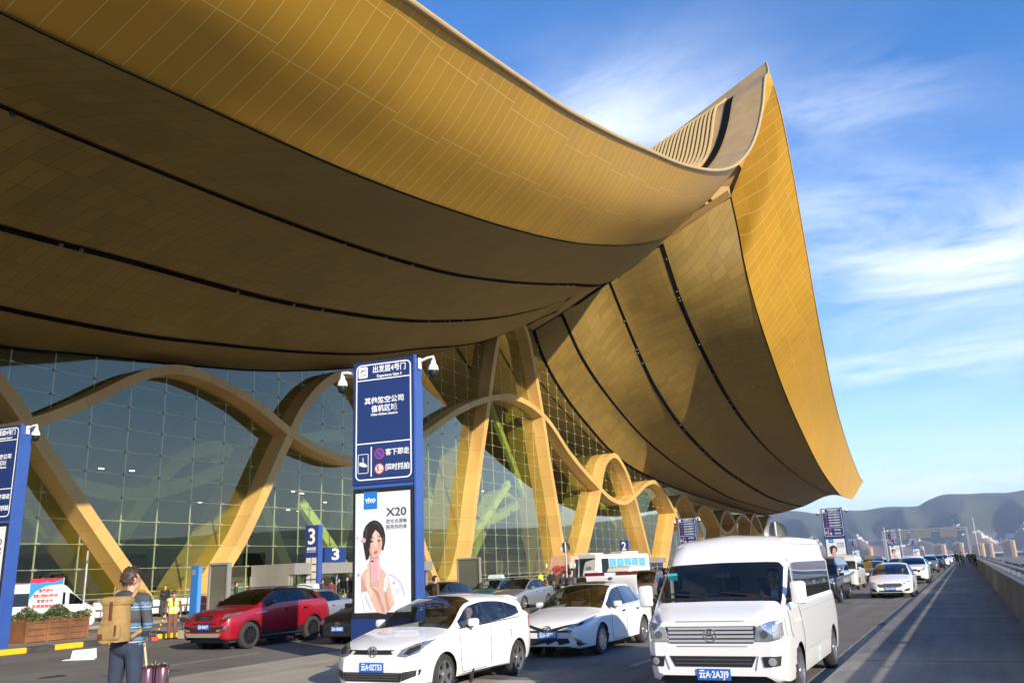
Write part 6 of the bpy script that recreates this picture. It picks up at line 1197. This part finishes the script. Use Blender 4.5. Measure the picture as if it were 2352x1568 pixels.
def person(label, loc, rz, h=1.72, pose='stand', top='black', legs='black', hair=HAIRB, group=None, voxel=.028, matfn=None, skirt=None, over=None, bulk=1., hand=False, face=True, hairshape='short', seated=False, bagbulk=0):
    t = empty('person', loc, rz, label, 'person', group); J = dict(STAND); J.update(POSES[pose] if isinstance(pose, str) else pose)
    if over: J.update(over)
    b = bulk; P = []
    def c(a, b_, ra, rb, l): P.append(('c', a, b_, ra, rb, l))
    def e(p, r, l): P.append(('e', p, r, l))
    ch, nk, hd = (Vector(J[k]) for k in ('chest', 'neck', 'head')); pel = (Vector(J['hipR']) + Vector(J['hipL'])) / 2
    e(tuple(pel + Vector((0, .01, .02))), (.175 * b, .125 * b, .13), 'legs'); e(tuple(pel.lerp(ch, .45) + Vector((0, 0, .02))), (.165 * b, .118 * b, .17), 'top'); e(tuple(ch), (.185 * b, .13 * b, .19), 'top'); c(J['shR'], J['shL'], .068 * b, .068 * b, 'top'); c(tuple(nk - Vector((0, 0, .05))), tuple(nk + (hd - nk) * .55), .062, .053, 'neck')
    e(tuple(pel.lerp(ch, .12)), (.178 * b, .13 * b, .12), 'top')
    R = Matrix.Rotation(J['turn'], 3, 'Z'); H = lambda x, y, z: tuple(hd + R @ Vector((x, y, z)))
    e(H(0, .008, .02), (.076, .094, .105), 'face'); e(H(0, -.035, -.055), (.055, .058, .062), 'face'); e(H(0, -.10, -.012), (.012, .016, .022), 'face')
    for s_ in (-1, 1): e(H(s_ * .079, .01, -.01), (.011, .02, .03), 'face'); e(H(s_ * .031, -.085, .018), (.014, .009, .008), 'eye') if face else None
    if face: e(H(0, -.088, -.062), (.022, .010, .007), 'lip')
    for s_ in 'RL':
        sh, el, wr, hi, kn, an = (J[k + s_] for k in ('sh', 'el', 'wr', 'hip', 'kn', 'an')); c(sh, el, .062 * b, .050 * b, 'sleeve'); c(el, wr, .050 * b, .037 * b, 'sleeve')
        d = (Vector(wr) - Vector(el)).normalized(); hc = Vector(wr) + d * .05; c(wr, tuple(hc), .029, .034, 'hand'); sx = -1 if s_ == 'R' else 1; side = d.cross(Vector((0, 0, 1)));
        if side.length < .2: side = Vector((0, -1, 0))
        side.normalize(); nrm = side.cross(d)
        for k in range(4):
            a = hc + d * .02 + side * (.024 * (k - 1.5)); l_ = (.052, .062, .058, .044)[k]; m_ = a + d * l_ * .6 - nrm * .008; c(tuple(a), tuple(m_), .0105, .010, 'hand'); c(tuple(m_), tuple(m_ + (d * .6 - nrm * .8).normalized() * l_ * .6), .010, .009, 'hand')
        a = Vector(wr) + d * .02 + side * .028 * (1 if s_ == 'R' else -1); c(tuple(a), tuple(a + (d * .8 + side * .5 * (1 if s_ == 'R' else -1)).normalized() * .05), .012, .010, 'hand')
        c(hi, kn, .095 * b, .068 * b, 'legs'); c(kn, an, .067 * b, .05 * b, 'legs'); A = Vector(an); c(tuple(A + Vector((0, .02, -.04))), tuple(A + Vector((sx * .02, -.15, -.055))), .042, .034, 'shoe')
    k = h / 1.75
    def mf(l, q):
        if matfn:
            r = matfn(l, q)
            if r is not None: return r
        return {'top': top, 'sleeve': top, 'legs': legs, 'shoe': 'shoe', 'face': SKIN, 'hand': SKIN, 'neck': SKIN if q[2] > nk.z - .0 else top, 'eye': EYE, 'lip': LIPS}[l]
    body_mesh(P, voxel, 'body', t, mf)
    # hair: a tufted cap as a child
    rr = random.Random(int(abs(loc[0] * 100 + loc[1] * 7))); mb = MB(); V, F = _sph((0, 0, 0), (.086, .104, .108), 22); V2 = []
    for v in V:
        q = Vector(v); n_ = 1 + rr.uniform(-.05, .10); lim = -.085 if q.y > .01 else .045 + max(0, -q.y) * .35
        if hairshape == 'long': lim = -.12 if q.y > -.02 else .04
        V2.append(H(q.x * n_, q.y * n_ + .014, max(q.z * n_, lim if abs(q.x) < .2 else lim) + .032))
    mb.add(V2, F)
    if voxel < .015:
        for _ in range(420):
            v = Vector((rr.gauss(0, 1), rr.gauss(0, 1), rr.gauss(0, 1))).normalized()
            if v.z < -.75 or (v.y < -.1 and v.z < .35): continue
            p0 = Vector((v.x * .078, v.y * .096 + .014, v.z * .10 + .03)); dr = (v * .5 + Vector((.55 + rr.gauss(0, .3), -.25 + rr.gauss(0, .3), -.25 if v.z < .5 else .25))).normalized() * rr.uniform(.022, .045)
            mb.tube([H(*p0), H(*(p0 + dr * .6 + v * .008)), H(*(p0 + dr))], [.0075, .006, .0015], 5)
    mb.build('hair', hair, t, smooth=True)
    t.scale = (k, k, k); return t
# the man with the backpack
def man_mat(l, q):
    if l in ('top', 'sleeve'):
        z = q[2]
        for z0, seq in ((1.315, 1), (1.10, 1), (.95, 1)):
            d = z - z0
            if 0 <= d < .02: return 'stripe_blue'
            if .026 <= d < .046: return 'stripe_white'
            if .052 <= d < .085: return 'stripe_blue'
        return 'marl'
    if l == 'neck' and q[2] < 1.485: return 'charcoal'
    return None
MANPOS = (-8.80, 6.92, .14); MANRZ = math.radians(194)
MAN = person('man seen from behind in a grey striped hoodie and jeans, holding a suitcase handle', MANPOS, MANRZ, 1.85, dict(elR=(-.29, .05, 1.17), wrR=(-.165, -.06, 1.03), elL=(.25, -.05, 1.15), wrL=(.12, -.24, 1.08), knL=(.13, -.02, .5), anL=(.16, .03, .09), knR=(-.12, -.02, .5), anR=(-.15, .02, .09), turn=-.35), 'marl', 'jeans', HAIRBR, voxel=.0125, matfn=man_mat, bulk=1.06)
mb = MB(); mb.sphere((0, .10, 1.475), (.12, .055, .06), 12); o = mb.build('hood', cloth('charcoal'), MAN, smooth=True)
TAN = mat('tan_canvas', (.40, .25, .09), .8, 0, .22, 9, bump=.8); LEATH = mat('brown_leather', (.12, .035, .015), .6)
t = empty('backpack', MANPOS, MANRZ, 'tan canvas backpack with leather tabs worn by the man in the striped hoodie', 'backpack'); t.scale = (1.86 / 1.75,) * 3
bm = bmesh.new(); bmesh.ops.create_cube(bm, size=1); bmesh.ops.subdivide_edges(bm, edges=bm.edges[:], cuts=5, use_grid_fill=True)
for v in bm.verts:
    x, y, z = v.co; f = 1 - .10 * (z + .5) ** 2; q = 1 - .22 * (2 * abs(x)) ** 3 * 1; sag = .02 * math.sin(x * 9 + z * 7)
    v.co = Vector((x * .30 * f * (1 - .10 * (2 * abs(y)) ** 3), .205 + y * .18 * q * (1.12 - .25 * (z + .5)) + (.0 if y < 0 else .012 * math.sin(z * 14 + x * 6)), 1.215 + z * .45 * (1 - .08 * (2 * abs(x)) ** 3) + sag * .4))
mb = MB(); mb.bm(bm); bm.free(); mb.build('bag_body', TAN, t, smooth=True)
mb = MB(); mb.box((-.16, .105, 1.365), (.16, .30, 1.465), 0, .04); mb.build('bag_flap', TAN, t, smooth=True)
mb = MB(); mb.box((-.135, .275, 1.02), (.135, .325, 1.17), 0, .025); mb.build('bag_pocket', TAN, t, smooth=True)
mb = MB(); mb.box((-.02, .295, 1.22), (.012, .31, 1.41), 0, .004); mb.build('leather_tab', LEATH, t); mb = MB(); mb.box((.06, .324, 1.035), (.12, .332, 1.085), 0, .003); mb.build('leather_patch', LEATH, t); mb = MB(); mb.box((-.105, .32, 1.06), (-.08, .33, 1.17), 0, .003); mb.build('leather_tab', LEATH, t)
for s_ in (-1, 1): mb = MB(); mb.tube([(s_ * .10, .13, 1.42), (s_ * .12, .06, 1.515), (s_ * .13, -.05, 1.50), (s_ * .135, -.145, 1.38), (s_ * .16, -.13, 1.2), (s_ * .19, .02, 1.10), (s_ * .15, .14, 1.03)], .022, 8); mb.build('shoulder_strap', TAN, t, smooth=True)
SUIT = mat('maroon_shell', (.085, .015, .022), .18, 0, .2, 6, coat=.8)
t = empty('suitcase', (-8.70, 7.26, .14), math.radians(-42), 'dark maroon hard shell suitcase standing beside the man with the backpack', 'suitcase'); mb = MB(); mb.box((-.24, -.15, .07), (.24, -.006, .76), 0, .045); mb.box((-.24, .006, .07), (.24, .15, .76), 0, .045)
for x in (-.15, -.05, .05, .15):
    for s_ in (-1, 1): mb.box((x - .022, s_ * .15 - .008, .14), (x + .022, s_ * .15 + .008, .70), 0, .006)
mb.build('shell', SUIT, t, smooth=True); mb = MB(); mb.box((-.235, -.0055, .075), (.235, .0055, .755)); mb.build('zip_seam', M_BLACK, t)
for x in (-.19, .19):
    for y in (-.1, .1): mb = MB(); mb.lathe([(0, -.015), (.032, -.015), (.034, 0), (.032, .015), (0, .015)], 12, 'X', (x, y, .034)); mb.build('wheel', M_BLACK, t)
mb = MB(); mb.tube([(-.03, -.10, .76), (.02, -.15, 1.09)], .012, 8); mb.tube([(.03, -.10, .76), (.06, -.15, 1.09)], .012, 8); mb.tube([(.0, -.15, 1.095), (.08, -.15, 1.095)], .016, 8); mb.build('pull_handle', mat('cream_tube', (.62, .55, .38), .4), t); mb = MB(); mb.tube([(-.06, 0, .76), (-.06, 0, .80), (.06, 0, .80), (.06, 0, .76)], .012, 6); mb.build('carry_handle', M_BLACK, t)
# street cleaner
def vest_mat(l, q):
    if l == 'top' and q[2] > .93:
        if abs(abs(q[0]) - .085) < .022 or abs(q[2] - 1.12) < .025: return 'reflect'
        if abs(q[0]) < .05 - (1.45 - q[2]) * .12 and q[1] < 0 and q[2] > 1.2: return 'rust'
        return 'vest'
    if l == 'neck': return 'red' if q[2] < 1.52 else None
    return None
WK = (-25.0, 21.45, 0); WRZ = math.radians(52)
CLN = person('street cleaner in brown clothes, cap and yellow reflective vest with broom', WK, WRZ, 1.62, dict(elR=(-.27, .03, 1.14), wrR=(-.27, -.10, .92), elL=(.27, .03, 1.14), wrL=(.27, -.06, .90), knL=(.1, -.12, .5), anL=(.1, -.05, .1)), 'rust', 'rust', voxel=.02, matfn=vest_mat, bulk=1.08)
mb = MB(); mb.sphere((0, .01, 1.70), (.092, .11, .075), 14); mb.prism([(-.075, -.08), (.075, -.08), (.05, -.17), (-.05, -.17)], 'Z', 1.675, 1.69); mb.build('cap', mat('cap_brown', (.10, .05, .045), .8), CLN, smooth=True)
t = empty('broom', WK, WRZ, 'broom with striped handle and red head held by the cleaner', 'broom'); mb = MB(); mb.tube([(-.25, -.13, .92), (-.52, -.42, .12)], .014, 8); mb.build('handle', M_BLACK, t)
for k in range(4): a = .12 + k * .17; mb = MB(); mb.tube([(-.25 - .27 * a, -.13 - .29 * a, .92 - .8 * a), (-.25 - .27 * (a + .08), -.13 - .29 * (a + .08), .92 - .8 * (a + .08))], .022, 8); mb.build('handle_band', M_YEL, t)
mb = MB(); mb.box((-.66, -.50, .01), (-.44, -.38, .15), 0, .02); mb.build('brush_head', mat('brush_red', (.5, .05, .06), .7), t)
t = empty('dustpan', WK, WRZ, 'long handled grey dustpan held in the left hand of the cleaner', 'dustpan'); mb = MB(); mb.tube([(.27, -.08, .88), (.34, -.16, .3)], .013, 8); mb.build('handle', M_BLACK, t); mb = MB(); mb.prism([(-.16, 0), (.16, 0), (.18, .28), (-.18, .28)], 'Y', -.22, -.12); mb.V = [(v[0] + .36, v[1], v[2] + .02) for v in mb.V]; mb.build('pan', mat('pan_grey', (.22, .19, .15), .8), t)
# bystanders
PV = [('man in black jacket looking at his phone by the white trolleys', (-40.6, 34.2, .15), .9, 1.72, 'phone', 'black', 'charcoal'), ('person in a long brown coat partly behind the blue totem', (-38.4, 34.6, .15), 2.4, 1.7, 'stand', 'brown', 'brown'), ('man in grey jacket behind the red car bonnet', (-38.6, 37.6, .15), 2.6, 1.72, 'stand', 'charcoal', 'charcoal'),
      ('person in white cap and purple jacket with a suitcase by gate 3', (-38.0, 44.6, .15), 2.7, 1.66, 'stand', 'purple', 'charcoal'), ('person in maroon jacket beside the white capped person', (-38.3, 45.9, .15), 3.6, 1.6, 'stand', 'maroon', 'black'), ('person in black with bag left of the tall man at gate 3', (-37.7, 45.9, .15), 2.4, 1.66, 'stand', 'black', 'black'), ('tall man in black seen from behind at the gate 3 door', (-37.4, 46.4, .15), 2.3, 1.76, 'stand', 'black', 'black'),
      ('man in brown jacket seen from behind beside the sign tower', (-16.9, 25.9, 0), 2.6, 1.74, 'stand', 'brown', 'black'), ('woman in navy and white beside the trolleys behind the green taxi', (-31.3, 56.2, 0), 1.1, 1.6, 'push', 'navy', 'white'), ('man in black jacket with clasped hands beside the silver car', (-26.7, 56.3, 0), .7, 1.78, 'clasp', 'black', 'khaki'),
      ('man in grey jacket and black hair behind the white saloon', (-12.0, 26.8, 0), 2.7, 1.78, 'stand', 'grey', 'charcoal'), ('man in black jacket leaning beside the van mirror', (-7.6, 23.9, 0), -2.4, 1.76, 'lean', 'black', 'black'),
      ('man in pale shirt in front of the coach curtains', (-31.5, 74.0, 0), .6, 1.72, 'stand', 'shirt', 'charcoal'), ('person in maroon near the coach rear wheel', (-29.9, 75.0, 0), .6, 1.7, 'stand', 'maroon', 'black'), ('person in navy by the gate 2 canopy', (-29.6, 87.5, 0), .4, 1.7, 'stand', 'navy', 'black'), ('second person in black by the gate 2 canopy', (-28.2, 88.5, 0), -.5, 1.7, 'stand', 'black', 'black'),
      ('traffic warden in yellow vest beyond the silver car', (-34.4, 70.2, 0), .8, 1.66, 'stand', 'vest', 'black'), ('small person in pink beside the man with clasped hands', (-27.6, 57.0, 0), .8, 1.28, 'stand', 'pink', 'maroon'), ('person in blue bending beside the open green door', (-25.6, 55.4, 0), 1.3, 1.6, 'lean', 'navy', 'charcoal'),
      ('walker in dark coat nearest the kerb on the far walkway', (-.95, 108, .15), 2.9, 1.76, 'walk', 'black', 'navy'), ('second dark walker close beside the kerb walker', (-.45, 110, .15), 3.1, 1.7, 'walk', 'charcoal', 'black'), ('dark walker right beside the parapet far away', (.72, 108, .15), 3.1, 1.74, 'walk', 'black', 'black'), ('farthest small walker between the other walkers', (.35, 139, .15), 3.2, 1.7, 'walk', 'black', 'black')]
for lb, loc, rz, h, po, tp_, lg in PV: person(lb, loc, rz, h, po, tp_, lg, voxel=.03 if loc[1] < 60 else .04, bulk=1.12 if tp_ in ('black', 'brown', 'grey') else 1.05, hairshape='long' if 'woman' in lb else 'short')
def suitcase2(x, y, lb):
    t = empty('suitcase', (x, y, .15), .6, lb, 'suitcase'); mb = MB(); mb.box((-.25, -.15, .06), (.25, .15, .74), 0, .04); mb.build('shell', mat('dark_green_shell', (.03, .05, .04), .4), t, smooth=True); mb = MB(); mb.tube([(-.1, .08, .74), (-.1, .08, 1.0), (.1, .08, 1.0), (.1, .08, .74)], .012, 6); mb.build('pull_handle', M_STEEL, t)
    for a in (-.2, .2): mb = MB(); mb.lathe([(0, -.02), (.035, -.02), (.035, .02), (0, .02)], 10, 'X', (a, 0, .035)); mb.build('wheel', M_BLACK, t)
suitcase2(-36.9, 44.2, 'dark green suitcase in front of the white capped person'); suitcase2(-36.6, 45.0, 'second dark suitcase beside the green one at gate 3')
# drivers
SIT = dict(hipR=(-.09, 0, .93), hipL=(.09, 0, .93), knR=(-.14, -.42, 1.0), knL=(.14, -.42, 1.0), anR=(-.14, -.60, .62), anL=(.14, -.60, .62), elR=(-.26, -.12, 1.16), wrR=(-.14, -.38, 1.18), elL=(.26, -.12, 1.16), wrL=(.14, -.38, 1.18))
def drv_mat(l, q): return 'shirt' if l == 'top' and abs(q[0]) < .05 and q[1] < -.05 and q[2] > 1.33 else None
person('van driver in dark jacket and white collar behind the windscreen', (-2.56, 12.98, -.09), 0.1, 1.74, SIT, 'charcoal', 'black', voxel=.02, matfn=drv_mat)
person('driver in patterned jacket at the side window of the hatchback', (-7.78, 12.95, -.42), .35, 1.66, SIT, 'camo', 'black', voxel=.02)
person('driver in dark suit inside the black minivan', (-6.2, 39.5, -.2), 0, 1.72, SIT, 'black', 'black', voxel=.03)
person('driver behind the windscreen of the pearl saloon', (-2.72, 43.3, -.45), 0, 1.7, SIT, 'charcoal', 'black', voxel=.03)
# ------------------------------------------------------------------ haze
mb = MB(); mb.box((-9500, -9500, GZ - 8), (9500, 12500, 620)); hz = mb.build('haze', None); tag(hz, kind='stuff')
hm = bpy.data.materials.new('haze_air'); hm.use_nodes = True; q = NG(hm.node_tree); q.N.clear()
v = q.n('ShaderNodeVolumePrincipled'); v.inputs['Color'].default_value = (.66, .80, 1., 1); v.inputs['Density'].default_value = 7.5e-5; v.inputs['Anisotropy'].default_value = .1
o_ = q.n('ShaderNodeOutputMaterial'); q.L.new(v.outputs[0], o_.inputs['Volume']); hz.data.materials.append(hm)
